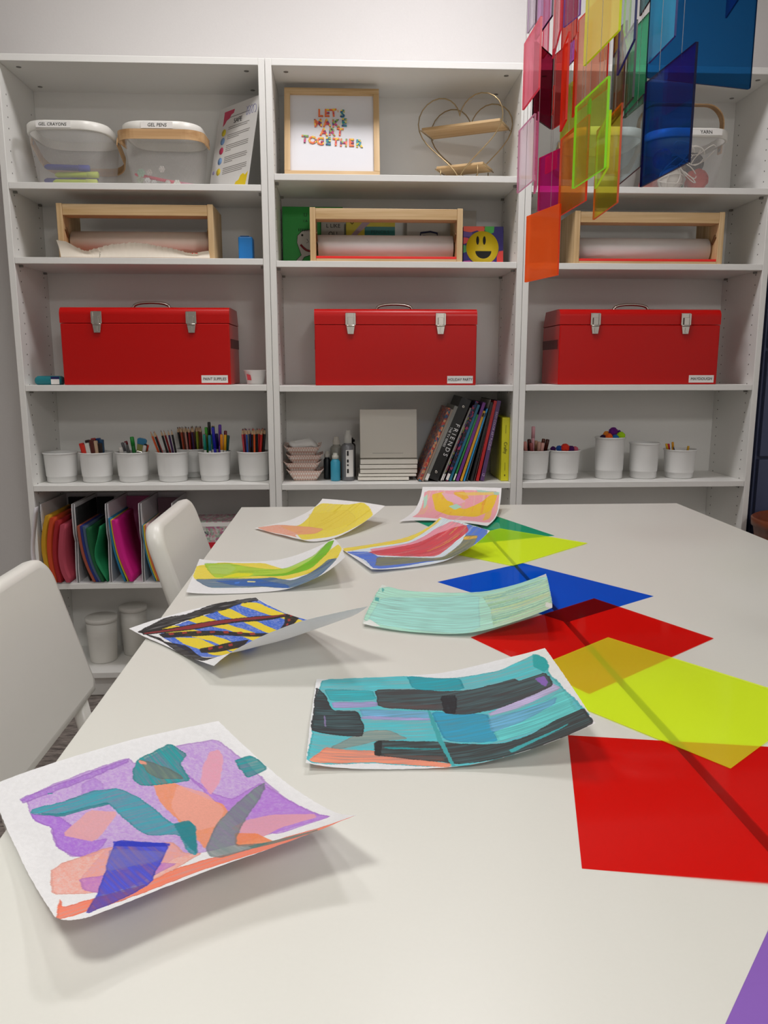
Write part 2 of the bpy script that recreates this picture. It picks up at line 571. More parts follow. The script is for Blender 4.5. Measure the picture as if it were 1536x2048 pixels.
# ---- measured surfaces of the papers: 3x3 control points, and painted shapes in sheet coordinates (thousandths)
CTRL={
'A':[[[0.7131,-1.9135,0.75],[0.7845,-1.8382,0.743],[0.8935,-1.79,0.748]],[[0.7811,-2.021,0.752],[0.8686,-1.9692,0.744],[0.9824,-1.9375,0.752]],[[0.8532,-2.1319,0.776],[0.9367,-2.0767,0.774],[1.0352,-2.0349,0.785]]],
'B':[[[0.9919,-1.6746,0.743],[1.1162,-1.6653,0.741],[1.2662,-1.6808,0.781]],[[0.9896,-1.7895,0.746],[1.1177,-1.7835,0.7412],[1.2642,-1.7882,0.782]],[[0.9895,-1.8867,0.75],[1.1194,-1.8907,0.742],[1.2604,-1.8913,0.784]]],
'C':[[[1.0886,-1.2978,0.754],[1.2211,-1.32,0.742],[1.3591,-1.3232,0.776]],[[1.0664,-1.3841,0.747],[1.1957,-1.4217,0.742],[1.3387,-1.4269,0.778]],[[1.0517,-1.4755,0.746],[1.1732,-1.523,0.743],[1.3165,-1.5247,0.782]]],
'D':[[[0.7223,-1.4923,0.75],[0.7958,-1.3927,0.746],[0.885,-1.3599,0.754]],[[0.7986,-1.5622,0.742],[0.8909,-1.546,0.742],[0.9842,-1.5028,0.76]],[[0.8691,-1.6649,0.76],[0.9418,-1.6514,0.798],[1.0551,-1.6392,0.822]]],
'E':[[[0.7441,-1.0656,0.745],[0.8799,-1.0807,0.742],[1.0056,-1.0529,0.78]],[[0.7539,-1.1854,0.744],[0.9002,-1.1862,0.741],[1.0198,-1.1539,0.786]],[[0.7643,-1.3015,0.747],[0.9174,-1.2864,0.742],[1.0271,-1.2482,0.79]]],
'F':[[[0.817,-0.7653,0.744],[0.9137,-0.6485,0.748],[0.9698,-0.5604,0.778]],[[0.8828,-0.8502,0.746],[0.9719,-0.7703,0.748],[1.0553,-0.6344,0.782]],[[0.9368,-0.9096,0.746],[1.0162,-0.873,0.746],[1.1246,-0.6957,0.782]]],
'G':[[[1.0188,-0.9904,0.744],[1.1529,-0.9059,0.746],[1.2392,-0.8555,0.783]],[[1.051,-1.0938,0.746],[1.1854,-1.0207,0.745],[1.282,-0.9568,0.788]],[[1.0752,-1.175,0.748],[1.2099,-1.1179,0.746],[1.3166,-1.0451,0.79]]],
'H':[[[1.1576,-0.7114,0.744],[1.2109,-0.5636,0.75],[1.2381,-0.4692,0.792]],[[1.2633,-0.7108,0.744],[1.3141,-0.5861,0.75],[1.3444,-0.4881,0.794]],[[1.3593,-0.7805,0.746],[1.4081,-0.6557,0.752],[1.4419,-0.5307,0.797]]],
}
PAINT={
'A':[
('be96d8',0.92,3,[(119,175),(88,156),(231,125),(375,112),(581,94),(588,138),(769,88),(938,94),(956,262),(944,506),(956,738),(969,844),(769,838),(600,831),(444,794),(362,869),(175,894),(125,812),(138,744),(288,600),(231,625),(162,594),(138,506),(144,412),(156,375),(112,312),(106,244)]),
('a56ecd',0.8,3,[(94,144),(369,125),(581,100),(569,125),(369,162),(100,181)]),
('b478d7',0.85,3,[(731,238),(762,412),(800,469),(938,400),(944,562),(956,731),(969,844),(781,869),(725,706),(738,525)]),
('aa78d2',0.5,3,[(350,175),(412,156),(431,200),(419,244),(388,262),(325,244)]),
('aa6ed7',0.85,3,[(106,256),(206,319),(269,525),(319,538),(231,631),(169,588),(138,506),(156,375),(112,312)]),
('e1a5aa',0.95,0,[(175,438),(319,338),(412,394),(269,538)]),
('f0a596',0.9,3,[(69,650),(125,612),(281,594),(500,662),(488,775),(538,819),(406,888),(306,925),(194,888),(31,794)]),
('be78c8',0.8,3,[(138,744),(231,769),(394,794),(438,850),(281,900),(169,894),(125,819)]),
('e6a0af',0.85,0,[(756,319),(819,219),(875,162),(906,156),(906,194),(856,281),(806,356),(744,419)]),
('fa966e',0.95,0,[(594,275),(638,256),(675,312),(700,381),(756,488),(744,550),(638,669),(556,794),(569,706),(575,494),(569,400)]),
('eea596',0.8,0,[(675,312),(738,394),(744,525),(669,638),(600,638),(581,519),(594,425)]),
('e1a0af',0.9,0,[(694,681),(769,644),(850,650),(950,750),(938,800),(806,806),(719,850),(706,750)]),
('ff8755',0.95,0,[(688,725),(738,788),(738,931),(662,888),(638,844)]),
('f0785a',0.95,1,[(0,944),(44,831),(38,888),(138,894),(269,931),(425,881),(531,888),(650,912),(800,925),(1000,1000),(969,1000),(700,1000),(488,975),(281,981),(125,969),(12,956)]),
('464bbe',0.95,2,[(338,562),(488,669),(306,938),(225,962),(75,981),(162,862),(269,669)]),
('1e32be',0.9,0,[(325,562),(488,669),(475,694),(312,600)]),
('7a78b9',0.55,3,[(294,606),(450,725),(394,788),(225,750)]),
('78466e',0.5,3,[(138,888),(306,925),(225,962),(81,975)]),
('3296a5',0.92,1,[(106,256),(125,231),(244,244),(381,231),(469,256),(512,331),(538,450),(550,544),(606,556),(606,606),(512,825),(500,788),(538,619),(444,581),(425,519),(412,438),(400,331),(325,319),(219,319)]),
('14828c',0.9,0,[(550,544),(606,544),(606,600),(519,819),(519,762),(538,619)]),
('14828c',0.9,0,[(106,256),(219,312),(394,319),(406,338),(319,331),(212,331)]),
('238c91',0.95,2,[(562,169),(612,119),(688,94),(769,69),(794,150),(744,194),(725,306),(662,300),(594,288),(550,275),(538,231)]),
('6e7364',0.75,2,[(612,119),(656,156),(700,225),(712,288),(631,262),(606,200)]),
('f09b87',0.9,0,[(612,125),(631,144),(625,162),(606,144)]),
('1e8c91',0.95,1,[(919,238),(981,225),(1000,256),(1000,312),(988,331),(906,362)]),
('6e7d7d',0.85,2,[(912,419),(944,406),(919,456),(781,619),(675,769),(644,838),(731,925),(562,919),(538,875),(556,788),(662,631),(775,519)]),
('3c7872',0.8,0,[(662,881),(869,969),(862,1000),(794,981),(662,925)]),
('288c96',1,0,[(212,169),(231,175),(231,181),(212,175)]),
],
'B':[
('4bb4be',0.97,1,[(31,0),(450,0),(662,100),(819,125),(956,44),(981,144),(975,250),(962,306),(975,506),(994,812),(1000,988),(738,1000),(525,1000),(231,938),(0,994),(12,638),(12,206)]),
('1996a5',0.9,1,[(444,0),(662,100),(662,250),(456,162)]),
('14a0a5',0.9,0,[(950,31),(969,62),(981,144),(975,262),(950,300),(931,188)]),
('2da5af',0.9,1,[(44,119),(281,162),(294,269),(81,269)]),
('a591c8',0.85,1,[(88,281),(294,294),(294,350),(94,350)]),
('6ea5cd',0.85,1,[(212,362),(506,438),(506,506),(225,450)]),
('a591c8',0.8,1,[(225,444),(500,506),(494,531),(219,481)]),
('2891b4',0.9,1,[(506,425),(706,569),(706,712),(706,850),(525,750)]),
('5fc3c3',0.95,1,[(700,750),(975,556),(975,788),(981,844),(788,850),(706,850)]),
('64a5c8',0.9,1,[(700,612),(825,631),(944,612),(925,675),(806,731),(694,750)]),
('beafd7',0.95,1,[(706,569),(875,475),(956,444),(969,538),(831,594),(712,600)]),
('878f87',0.85,1,[(94,781),(181,662),(244,606),(325,606),(400,712),(275,719),(94,825)]),
('f58c6e',0.95,1,[(12,962),(69,794),(125,806),(262,819),(269,862),(425,919),(531,969),(512,1000),(356,956),(231,931),(25,975)]),
('2d2d30',0.97,1,[(6,100),(56,194),(94,375),(206,388),(231,575),(219,675),(62,644),(6,625),(6,288)]),
('9682b4',0.7,0,[(56,438),(62,438),(69,562),(62,562)]),
('3c3c3e',0.97,1,[(288,150),(475,169),(675,269),(788,262),(850,262),(862,306),(956,300),(956,481),(881,506),(744,544),(638,531),(556,469),(550,438),(294,356)]),
('5a4646',0.5,1,[(306,294),(556,375),(556,425),(300,350)]),
('19161e',0.9,2,[(562,269),(625,294),(600,494),(556,469)]),
('8c64be',0.9,0,[(912,331),(944,338),(944,425),(931,462),(919,419)]),
('343636',0.97,1,[(262,738),(281,712),(506,750),(712,875),(806,875),(906,819),(994,819),(1000,994),(894,1000),(781,1000),(688,1000),(531,975),(500,950),(275,869),(256,862)]),
('14a0a5',0.7,1,[(300,781),(500,819),(500,831),(294,800)]),
('1e1e1e',0.9,0,[(256,862),(269,725),(294,712),(281,875)]),
('6e4b41',0.5,1,[(294,850),(506,894),(506,944),(300,875)]),
('3ca5aa',1,0,[(494,419),(506,425),(519,731),(538,994),(525,988),(500,738)]),
('3ca5aa',1,0,[(725,950),(794,925),(931,900),(925,912),(794,950),(731,981)]),
],
'C':[
('a8dcc8',1,1,[(0,0),(438,0),(1000,0),(1000,1000),(688,1000),(0,1000)]),
('9ad6d2',0.6,1,[(44,244),(606,50),(656,1000),(25,919)]),
('c0e2b4',0.6,1,[(625,125),(994,88),(994,975),(875,1000),(719,1000),(688,519)]),
('e8ebe8',1,0,[(0,994),(38,862),(112,975),(62,1000)]),
('dfe6df',1,0,[(969,788),(1000,900),(1000,1000),(969,912)]),
('3ca0a0',0.9,0,[(6,312),(31,306),(38,394),(12,388)]),
('3ca0a0',0.8,0,[(12,69),(31,88),(31,169),(19,138)]),
],
'D':[
('3769d2',1,3,[(138,106),(306,100),(512,75),(725,50),(994,19),(1000,212),(1000,481),(912,469),(650,456),(256,794),(144,844),(81,644),(75,400),(88,225)]),
('f5d232',1,0,[(869,31),(962,56),(994,244),(969,481),(912,469),(938,288),(875,125),(819,50)]),
('f5d232',1,0,[(625,56),(731,56),(775,231),(800,412),(725,419),(694,231),(619,106)]),
('f5d232',1,0,[(369,81),(494,62),(556,175),(656,356),(662,475),(581,488),(531,275),(412,162)]),
('f5d232',1,0,[(150,94),(262,106),(344,219),(450,425),(388,788),(356,738),(344,406),(194,206),(125,150)]),
('f5d232',1,0,[(150,256),(288,325),(338,588),(294,762),(181,844),(194,544),(138,394)]),
('262424',1,1,[(6,75),(88,44),(262,6),(419,25),(606,0),(775,0),(862,0),(1000,0),(994,38),(819,38),(712,62),(512,69),(400,81),(275,94),(150,112),(50,150)]),
('262424',1,1,[(19,75),(69,225),(50,312),(138,431),(81,756),(138,844),(12,844),(0,744),(0,531),(38,288)]),
('262424',1,0,[(31,81),(212,125),(531,144),(844,188),(1000,256),(1000,344),(1000,344),(956,281),(656,212),(306,200),(12,138)]),
('8c2d32',1,0,[(31,106),(206,138),(525,150),(838,194),(1000,262),(1000,325),(969,256),(675,194),(319,188),(31,125)]),
('262424',1,0,[(94,156),(444,256),(750,425),(662,438),(444,325),(88,244)]),
('a0372f',1,0,[(156,181),(188,188),(181,212),(144,212)]),
('a0372f',1,0,[(238,206),(269,206),(262,231),(225,231)]),
('a0372f',1,0,[(325,231),(356,231),(350,256),(312,256)]),
('a0372f',1,0,[(406,256),(438,262),(431,281),(394,281)]),
('a0372f',1,0,[(488,281),(519,288),(506,319),(475,312)]),
('a0372f',1,0,[(562,319),(594,325),(581,350),(550,344)]),
('a0372f',1,0,[(625,356),(656,362),(644,394),(612,388)]),
('262424',1,0,[(181,494),(419,438),(569,438),(462,538),(244,588),(150,581)]),
('a0372f',1,0,[(250,488),(288,469),(269,512),(225,538)]),
('a0372f',1,0,[(325,481),(356,475),(344,506),(306,519)]),
('a0372f',1,0,[(406,462),(438,456),(419,494),(388,500)]),
('262424',1,0,[(994,250),(1000,344),(994,369),(906,412),(800,412),(894,350)]),
('a0372f',1,0,[(1000,281),(1000,306),(1000,312),(981,306)]),
('a0372f',1,0,[(950,319),(962,331),(938,356),(925,350)]),
('a0372f',1,0,[(894,369),(912,369),(888,394),(875,388)]),
],
'E':[
('f5d73c',0.95,0,[(0,506),(0,206),(156,38),(456,56),(588,375),(731,381),(912,344),(994,331),(1000,588),(944,800),(800,775),(606,706),(369,569),(169,562),(19,606)]),
('a0c83c',0.85,1,[(44,100),(206,50),(275,112),(500,306),(612,331),(806,219),(956,0),(994,81),(925,350),(750,588),(569,569),(375,481),(244,538),(125,519),(62,250)]),
('b4d278',0.5,0,[(69,169),(206,75),(262,219),(206,412),(100,400)]),
('6eb91e',0.9,1,[(344,450),(600,488),(775,338),(950,6),(994,62),(900,406),(744,631),(550,550)]),
('ffe11e',0.8,0,[(256,369),(369,394),(331,494),(162,512)]),
('55738c',0.95,1,[(12,594),(206,544),(369,569),(481,562),(600,769),(738,744),(881,631),(944,800),(775,1000),(575,1000),(419,844),(244,831),(106,831)]),
('2d5faa',0.85,1,[(119,625),(369,569),(550,831),(569,1000),(419,825),(250,775)]),
('4682dc',0.9,0,[(244,669),(275,650),(269,706),(244,712)]),
('e6dc96',1,0,[(319,638),(369,656),(362,688),(319,675)]),
],
'F':[
('f0d73c',0.95,0,[(338,256),(769,0),(900,38),(938,419),(1000,612),(950,794),(875,988),(762,1000),(512,950),(238,856),(69,875),(188,512),(194,94)]),
('e6cd50',0.5,3,[(625,31),(869,494),(775,825),(481,700),(394,381)]),
('f0a082',0.9,3,[(19,0),(212,56),(400,369),(481,600),(350,669),(138,562),(88,725),(0,281)]),
],
'G':[
('cddcf0',0.8,1,[(44,0),(712,88),(1000,19),(1000,994),(669,1000),(12,962)]),
('f0cd3c',0.97,1,[(6,0),(275,0),(488,0),(681,0),(969,0),(994,44),(731,56),(475,125),(244,94),(0,125)]),
('466ecd',0.95,1,[(0,131),(144,244),(150,450),(562,900),(838,725),(994,512),(1000,994),(675,1000),(400,894),(19,969),(44,512)]),
('eb8296',0.85,1,[(162,150),(456,175),(812,131),(981,225),(981,494),(838,631),(556,656),(275,481),(150,281)]),
('cd4650',0.95,1,[(125,238),(438,225),(762,250),(906,362),(988,525),(931,656),(781,650),(531,775),(325,581),(162,400)]),
('82825a',0.9,1,[(138,450),(319,606),(556,869),(769,769),(875,675),(919,881),(806,1000),(612,1000),(406,862),(50,819)]),
('e6b43c',0.8,1,[(850,675),(919,869),(888,906),(825,744)]),
],
'H':[
('f0a0aa',0.97,0,[(925,31),(944,531),(944,975),(506,988),(131,981),(81,494),(169,69),(288,81),(638,50)]),
('aadcc8',0.9,0,[(775,38),(862,75),(588,112),(481,100)]),
('f5c328',0.97,0,[(844,125),(906,262),(744,381),(588,462),(525,594),(738,775),(862,856),(900,956),(581,919),(306,769),(281,469),(456,250)]),
('f0b41e',0.9,0,[(900,388),(919,531),(800,606),(706,512)]),
('ebb4c8',0.9,0,[(888,238),(850,419),(719,581),(638,500),(719,338)]),
('aadcc8',0.95,0,[(581,388),(650,475),(581,556),(500,481)]),
('96d2be',0.8,0,[(956,675),(931,975),(875,969),(912,706)]),
('f5c85a',0.8,0,[(888,412),(931,906),(881,906),(838,544)]),
('f5c328',0.8,0,[(656,838),(750,906),(319,944),(175,894)]),
],
}
PLATES=[
('orange',(1.3297, -1.2331, 1.2497),(1.3555, -1.339),0.1040),
('magenta',(1.3668, -1.1503, 1.377),(1.3869, -1.215),0.0870),
('coral',(1.3908, -1.0974, 1.4496),(1.3971, -1.1443),0.0283),
('pale_pink',(1.3138, -1.2267, 1.3903),(1.318, -1.3178),0.0951),
('pink_edge',(1.3655, -1.1236, 1.4111),(1.3559, -1.1778),0.1188),
('pale_lilac',(1.3472, -1.1153, 1.6713),(1.3501, -1.1623),0.0985),
('lilac',(1.3353, -1.2261, 1.6192),(1.3391, -1.3145),0.1076),
('pink',(1.301, -1.3092, 1.4913),(1.3022, -1.4042),0.0916),
('pink_small',(1.3925, -1.0382, 1.6599),(1.3943, -1.0704),0.1131),
('maroon',(1.3447, -1.184, 1.5192),(1.393, -1.1166),0.1153),
('dark_red',(1.4182, -1.0199, 1.5455),(1.425, -1.057),0.1265),
('red_orange',(1.3625, -1.2967, 1.4653),(1.3548, -1.3557),0.1179),
('red',(1.4495, -0.9507, 1.7076),(1.4606, -1.0115),0.1296),
('lavender',(1.4254, -1.0516, 1.7065),(1.4389, -1.1059),0.1094),
('purple',(1.4775, -0.9033, 1.6964),(1.4797, -0.9418),0.0417),
('orange_edge',(1.4222, -1.1452, 1.53),(1.4179, -1.1745),0.1234),
('salmon',(1.4563, -1.0376, 1.5702),(1.4724, -1.165),0.1554),
('orange_small',(1.5547, -0.8515, 1.7222),(1.5635, -0.873),0.0234),
('yellow',(1.344, -1.4734, 1.4961),(1.3515, -1.5849),0.1133),
('lime',(1.3218, -1.5224, 1.3351),(1.3277, -1.6302),0.0970),
('lime_edge',(1.3829, -1.4195, 1.3573),(1.3602, -1.5392),0.0674),
('green_edge',(1.377, -1.3887, 1.4123),(1.3742, -1.4069),0.0667),
('ochre',(1.4305, -1.2615, 1.344),(1.4225, -1.3976),0.1334),
('orange_mid',(1.3637, -1.2993, 1.3413),(1.3689, -1.4228),0.1127),
('olive',(1.4515, -0.9609, 1.5433),(1.4606, -1.0237),0.0897),
('brown',(1.4938, -1.1282, 1.5311),(1.4948, -1.1849),0.1371),
('clear_lime',(1.4465, -1.3167, 1.6003),(1.4805, -1.2415),0.0814),
('clear_navy',(1.4152, -1.3923, 1.513),(1.3942, -1.5146),0.0967),
('clear_black',(1.4321, -1.32, 1.4683),(1.4207, -1.4446),0.0967),
('green',(1.5613, -1.0017, 1.5726),(1.5635, -1.0983),0.1441),
('dark_teal',(1.5694, -1.0331, 1.7354),(1.5633, -1.0959),0.1005),
('sky_blue',(1.4744, -1.3487, 1.5447),(1.4729, -1.4452),0.0975),
('mid_blue',(1.5388, -1.1751, 1.62),(1.5432, -1.236),0.1127),
('teal_blue',(1.4942, -1.2883, 1.5464),(1.6791, -1.2455),0.1487),
('deep_blue',(1.4231, -1.4848, 1.3459),(1.431, -1.6169),0.1282),
('navy',(1.6953, -1.106, 1.7056),(1.6807, -1.1822),0.0768),
('clear_teal',(1.5206, -1.1073, 1.4311),(1.511, -1.2384),0.1096),
('pink_red',(1.3683, -1.2113, 1.5982),(1.3505, -1.3209),0.1141),
('red_thin',(1.3962, -1.101, 1.5416),(1.3884, -1.1471),0.0394),
]
# ================================================================ painted sheets of paper on the tables
rng = np.random.default_rng(7)
def vnoise(S, T, fs, ft, seed):
    r = np.random.default_rng(seed)
    g = r.random((int(ft) + 3, int(fs) + 3))
    x, y = S * fs, T * ft
    i, j = x.astype(int), y.astype(int)
    fx, fy = x - i, y - j
    fx, fy = fx * fx * (3 - 2 * fx), fy * fy * (3 - 2 * fy)
    return (g[j, i] * (1 - fx) + g[j, i + 1] * fx) * (1 - fy) + (g[j + 1, i] * (1 - fx) + g[j + 1, i + 1] * fx) * fy

def inpoly(X, Y, pts):
    r = np.zeros(X.shape, bool)
    n = len(pts)
    for i in range(n):
        x0, y0 = pts[i]
        x1, y1 = pts[(i + 1) % n]
        if y0 == y1: continue
        c = ((y0 > Y) != (y1 > Y)) & (X < (x1 - x0) * (Y - y0) / (y1 - y0) + x0)
        r ^= c
    return r

def smooth_poly(pts):
    o = []
    n = len(pts)
    for i in range(n):
        a, b = pts[i], pts[(i + 1) % n]
        o.append((a[0] * .9 + b[0] * .1, a[1] * .9 + b[1] * .1))
        o.append((a[0] * .1 + b[0] * .9, a[1] * .1 + b[1] * .9))
    return o

def paint(S, T, layers, base, seed, bands=None, streak='s'):
    n1 = vnoise(S, T, 300, 220, seed)
    n2 = vnoise(S, T, 110, 90, seed + 1)
    sk = [None] * 3
    sk[1] = 0.6 * vnoise(S, T, 7, 190, seed + 2) + 0.4 * vnoise(S, T, 14, 90, seed + 3)
    sk[2] = 0.6 * vnoise(S, T, 190, 7, seed + 4) + 0.4 * vnoise(S, T, 90, 14, seed + 5)
    C = np.zeros(S.shape + (3,)) + np.array(lin(base))
    C *= (0.97 + 0.06 * n2)[..., None]
    X, Y = S * 1000, T * 1000
    for k, (col, al, tx, pts) in enumerate(layers):
        w1 = vnoise(S, T, 45, 35, seed + 10 + k) - 0.5
        w2 = vnoise(S, T, 40, 45, seed + 60 + k) - 0.5
        amp = 6 if tx != 0 else 4
        q = smooth_poly(pts)
        PX, PY = X + amp * w1, Y + amp * w2
        m = inpoly(PX, PY, q)
        if tx:
            inner = inpoly(PX + 7, PY, q) & inpoly(PX - 7, PY, q) & inpoly(PX, PY + 7, q) & inpoly(PX, PY - 7, q)
        else:
            inner = m
        c = np.minimum(np.array(lin(col)) * 1.14 + 0.004, 0.95)
        if tx == 3:
            t = 0.55 * n1 + 0.45 * n2
            a = al * (0.55 + 0.75 * t)
            f = np.ones_like(t)
        elif tx in (1, 2):
            t = sk[tx]
            a = al * (0.70 + 0.55 * t)
            f = 0.62 + 0.85 * t
        else:
            a = al * (0.94 + 0.1 * n2)
            f = 0.95 + 0.1 * n1
        a = np.clip(np.where(inner, a, np.maximum(a, al)), 0, 1) * m
        f = np.where(inner, f, f * 0.86)
        C = C * (1 - a[..., None]) + (c * f[..., None]) * a[..., None]
        for bd in [b_ for b_ in (bands or ()) if b_[0] == k]:
            bands_ = bd
            r = random.Random(seed)
            for b in range(bands_[1]):
                s0, t0 = r.uniform(-0.1, 0.8), r.uniform(0.0, 1.0)
                L, wd = r.uniform(0.15, 0.6), r.uniform(0.004, 0.02)
                cc = np.array(lin(r.choice(bands_[2])))
                mm = m & (S > s0 + 0.03 * n2) & (S < s0 + L + 0.06 * n1) & (np.abs(T - t0 - 0.02 * np.sin(S * 5 + b)) < wd * (0.5 + n2))
                aa = (mm * r.uniform(0.35, 0.8) * (0.6 + 0.4 * sk[1]))[..., None]
                C = C * (1 - aa) + cc * aa
    return np.clip(C, 0, 1)

def paper_material():
    m = bpy.data.materials.new('painted_paper')
    m.use_nodes = True
    nt = m.node_tree
    N, Lk = nt.nodes, nt.links
    b = N['Principled BSDF']
    b.inputs['Roughness'].default_value = 0.55
    b.inputs['Specular IOR Level'].default_value = 0.35
    at = N.new('ShaderNodeAttribute')
    at.attribute_name = 'paint'
    uvn = N.new('ShaderNodeUVMap')
    ns = N.new('ShaderNodeTexNoise')
    ns.inputs['Scale'].default_value = 260
    ns.inputs['Detail'].default_value = 4
    Lk.new(uvn.outputs[0], ns.inputs['Vector'])
    br = N.new('ShaderNodeMapRange')
    br.inputs['To Min'].default_value = 0.86
    br.inputs['To Max'].default_value = 1.12
    Lk.new(ns.outputs['Fac'], br.inputs['Value'])
    mul = N.new('ShaderNodeVectorMath')
    mul.operation = 'SCALE'
    Lk.new(at.outputs['Color'], mul.inputs[0])
    Lk.new(br.outputs[0], mul.inputs['Scale'])
    geo = N.new('ShaderNodeNewGeometry')
    mx = N.new('ShaderNodeMix')            # the unpainted back of the sheet
    mx.data_type = 'RGBA'
    mx2 = N.new('ShaderNodeMix')
    mx2.data_type = 'RGBA'
    mx2.inputs['Factor'].default_value = 0.10
    mx2.inputs['A'].default_value = lin('dcdcdf') + (1,)
    Lk.new(at.outputs['Color'], mx2.inputs['B'])
    Lk.new(geo.outputs['Backfacing'], mx.inputs['Factor'])
    Lk.new(mul.outputs[0], mx.inputs['A'])
    Lk.new(mx2.outputs['Result'], mx.inputs['B'])
    Lk.new(mx.outputs['Result'], b.inputs['Base Color'])
    bp = N.new('ShaderNodeBump')
    bp.inputs['Strength'].default_value = 0.15
    bp.inputs['Distance'].default_value = 0.001
    Lk.new(ns.outputs['Fac'], bp.inputs['Height'])
    Lk.new(bp.outputs[0], b.inputs['Normal'])
    tl = N.new('ShaderNodeBsdfTranslucent')
    Lk.new(at.outputs['Color'], tl.inputs['Color'])
    ms = N.new('ShaderNodeMixShader')
    ms.inputs[0].default_value = 0.16
    Lk.new(b.outputs[0], ms.inputs[1])
    Lk.new(tl.outputs[0], ms.inputs[2])
    Lk.new(ms.outputs[0], N['Material Output'].inputs['Surface'])
    return m
M_painted = paper_material()

def lag(t):
    return np.stack([(t - .5) * (t - 1) / .5, t * (t - 1) / -.25, t * (t - .5) / .5], -1)

def painted_sheet(key, ns, nt_, zmin, label, base='f6f6f8', bands=None, round_corner=None):
    G = np.array(CTRL[key])
    s = np.linspace(0, 1, ns)
    t = np.linspace(0, 1, nt_)
    P = np.einsum('ja,ib,abc->jic', lag(t), lag(s), G)
    S, T = np.meshgrid(s, t)
    sd = sum(ord(c) for c in key)
    # slightly buckled and deckled
    P[..., 2] += 0.0016 * (vnoise(S, T, 6, 5, sd) - 0.5)
    ed = 0.0006 * (vnoise(S, T, 60, 60, sd + 3) - 0.5)
    P[..., 0] += ed * (np.abs(S - 0.5) > 0.495)
    P[..., 1] += ed * (np.abs(T - 0.5) > 0.495)
    z = P[..., 2] - zmin
    P[..., 2] = zmin + np.where(z > 0.006, z, 0.006 * np.exp((z - 0.006) / 0.006))
    C = paint(S, T, PAINT[key], base, sd, bands)
    V = P.reshape(-1, 3)
    idx = np.arange(ns * nt_).reshape(nt_, ns)
    F = np.stack([idx[:-1, :-1], idx[1:, :-1], idx[1:, 1:], idx[:-1, 1:]], -1).reshape(-1, 4)
    if round_corner:
        us, vt = round_corner
        cs = (s[:-1] + s[1:]) / 2
        ct = (t[:-1] + t[1:]) / 2
        CS, CT2 = np.meshgrid(cs, ct)
        du = np.clip((us - CS if us > .5 else CS), -1, 1)
        a = CS * 0.215
        b = (1 - CT2) * 0.275
        r = 0.022
        keep = ~((a < r) & (b < r) & ((a - r) ** 2 + (b - r) ** 2 > r * r))
        F = F[keep.reshape(-1)]
    me = bpy.data.meshes.new('painting')
    me.vertices.add(len(V))
    me.vertices.foreach_set('co', V.ravel().astype(np.float32))
    me.loops.add(len(F) * 4)
    me.loops.foreach_set('vertex_index', F.ravel().astype(np.int32))
    me.polygons.add(len(F))
    me.polygons.foreach_set('loop_start', (np.arange(len(F)) * 4).astype(np.int32))
    me.polygons.foreach_set('use_smooth', np.ones(len(F), bool))
    uv = me.uv_layers.new(name='UVMap')
    UV = np.stack([S, T], -1).reshape(-1, 2)[F.ravel()]
    uv.data.foreach_set('uv', UV.ravel().astype(np.float32))
    me.update(calc_edges=True)
    ca = me.color_attributes.new('paint', 'FLOAT_COLOR', 'POINT')
    rgba = np.ones((len(V), 4), np.float32)
    rgba[:, :3] = C.reshape(-1, 3)
    ca.data.foreach_set('color', rgba.ravel())
    o = link('painting', me, M_painted)
    if me.polygons[0].normal.z < 0:
        me.flip_normals()
    return tag(o, label, 'painting', 'paintings drying on the tables')

painted_sheet('A', 300, 380, 0.7404, 'curled painting with lilac, orange and teal strokes and a blue block, nearest the camera', round_corner=(0, 1))
painted_sheet('B', 380, 290, 0.7404, 'curled painting of black bars over turquoise and lavender, beside the lime sheet', 'f2f3f6')
painted_sheet('C', 300, 220, 0.7424, 'curled pale mint green streaked painting lying over the blue sheet', 'dfe6df',
              bands=((2, 170, ['9ed2b4', '7fc0b4', 'c5dfae', 'dfe8b0', '8cc8c8', 'b4dcc8', 'a4d8a0', '6fb8aa', 'cfe4dc']),))
painted_sheet('D', 280, 260, 0.7404, 'painting of yellow and blue stripes in a black border, front edge curled up')
painted_sheet('E', 280, 210, 0.7404, 'curled painting with green and yellow waves above a blue band, by the left table edge', 'f7f7f8', ((0, 14, ['ffe650', 'e6c81e']), (1, 26, ['8cc81e', 'b4dc50', '78be28', 'c8e07a']), (5, 24, ['3c64a0', '6e8c78', '2d50a0', '8c9664'])))
painted_sheet('F', 220, 180, 0.7404, 'painting of a yellow blob with a salmon corner, at the far left of the tables', 'f8f7f6', ((0, 30, ['ffe64b', 'e6c828', 'f0dc78']), (2, 14, ['f5b496', 'e68c6e'])))
painted_sheet('G', 240, 190, 0.7424, 'curled painting of a red streak between blue and yellow, touching the green sheet', 'f4f5f8', ((2, 26, ['2d50b4', '6e96e1', '3c64d2', 'b4c8f0']), (4, 30, ['e6465a', 'f0788c', 'f5c850', 'be323c', 'fa9696']), (5, 26, ['9b9646', '646e6e', 'c8b450', '5a643c'])))
painted_sheet('H', 220, 190, 0.7424, 'pink and golden yellow painting curled up at the far end of the tables', 'f7f6f7', ((0, 26, ['f5b4be', 'eb8c9b', 'f5c896', 'fadcc8']), (2, 22, ['ffd23c', 'e6aa14', 'f0c83c', 'faa050'])))

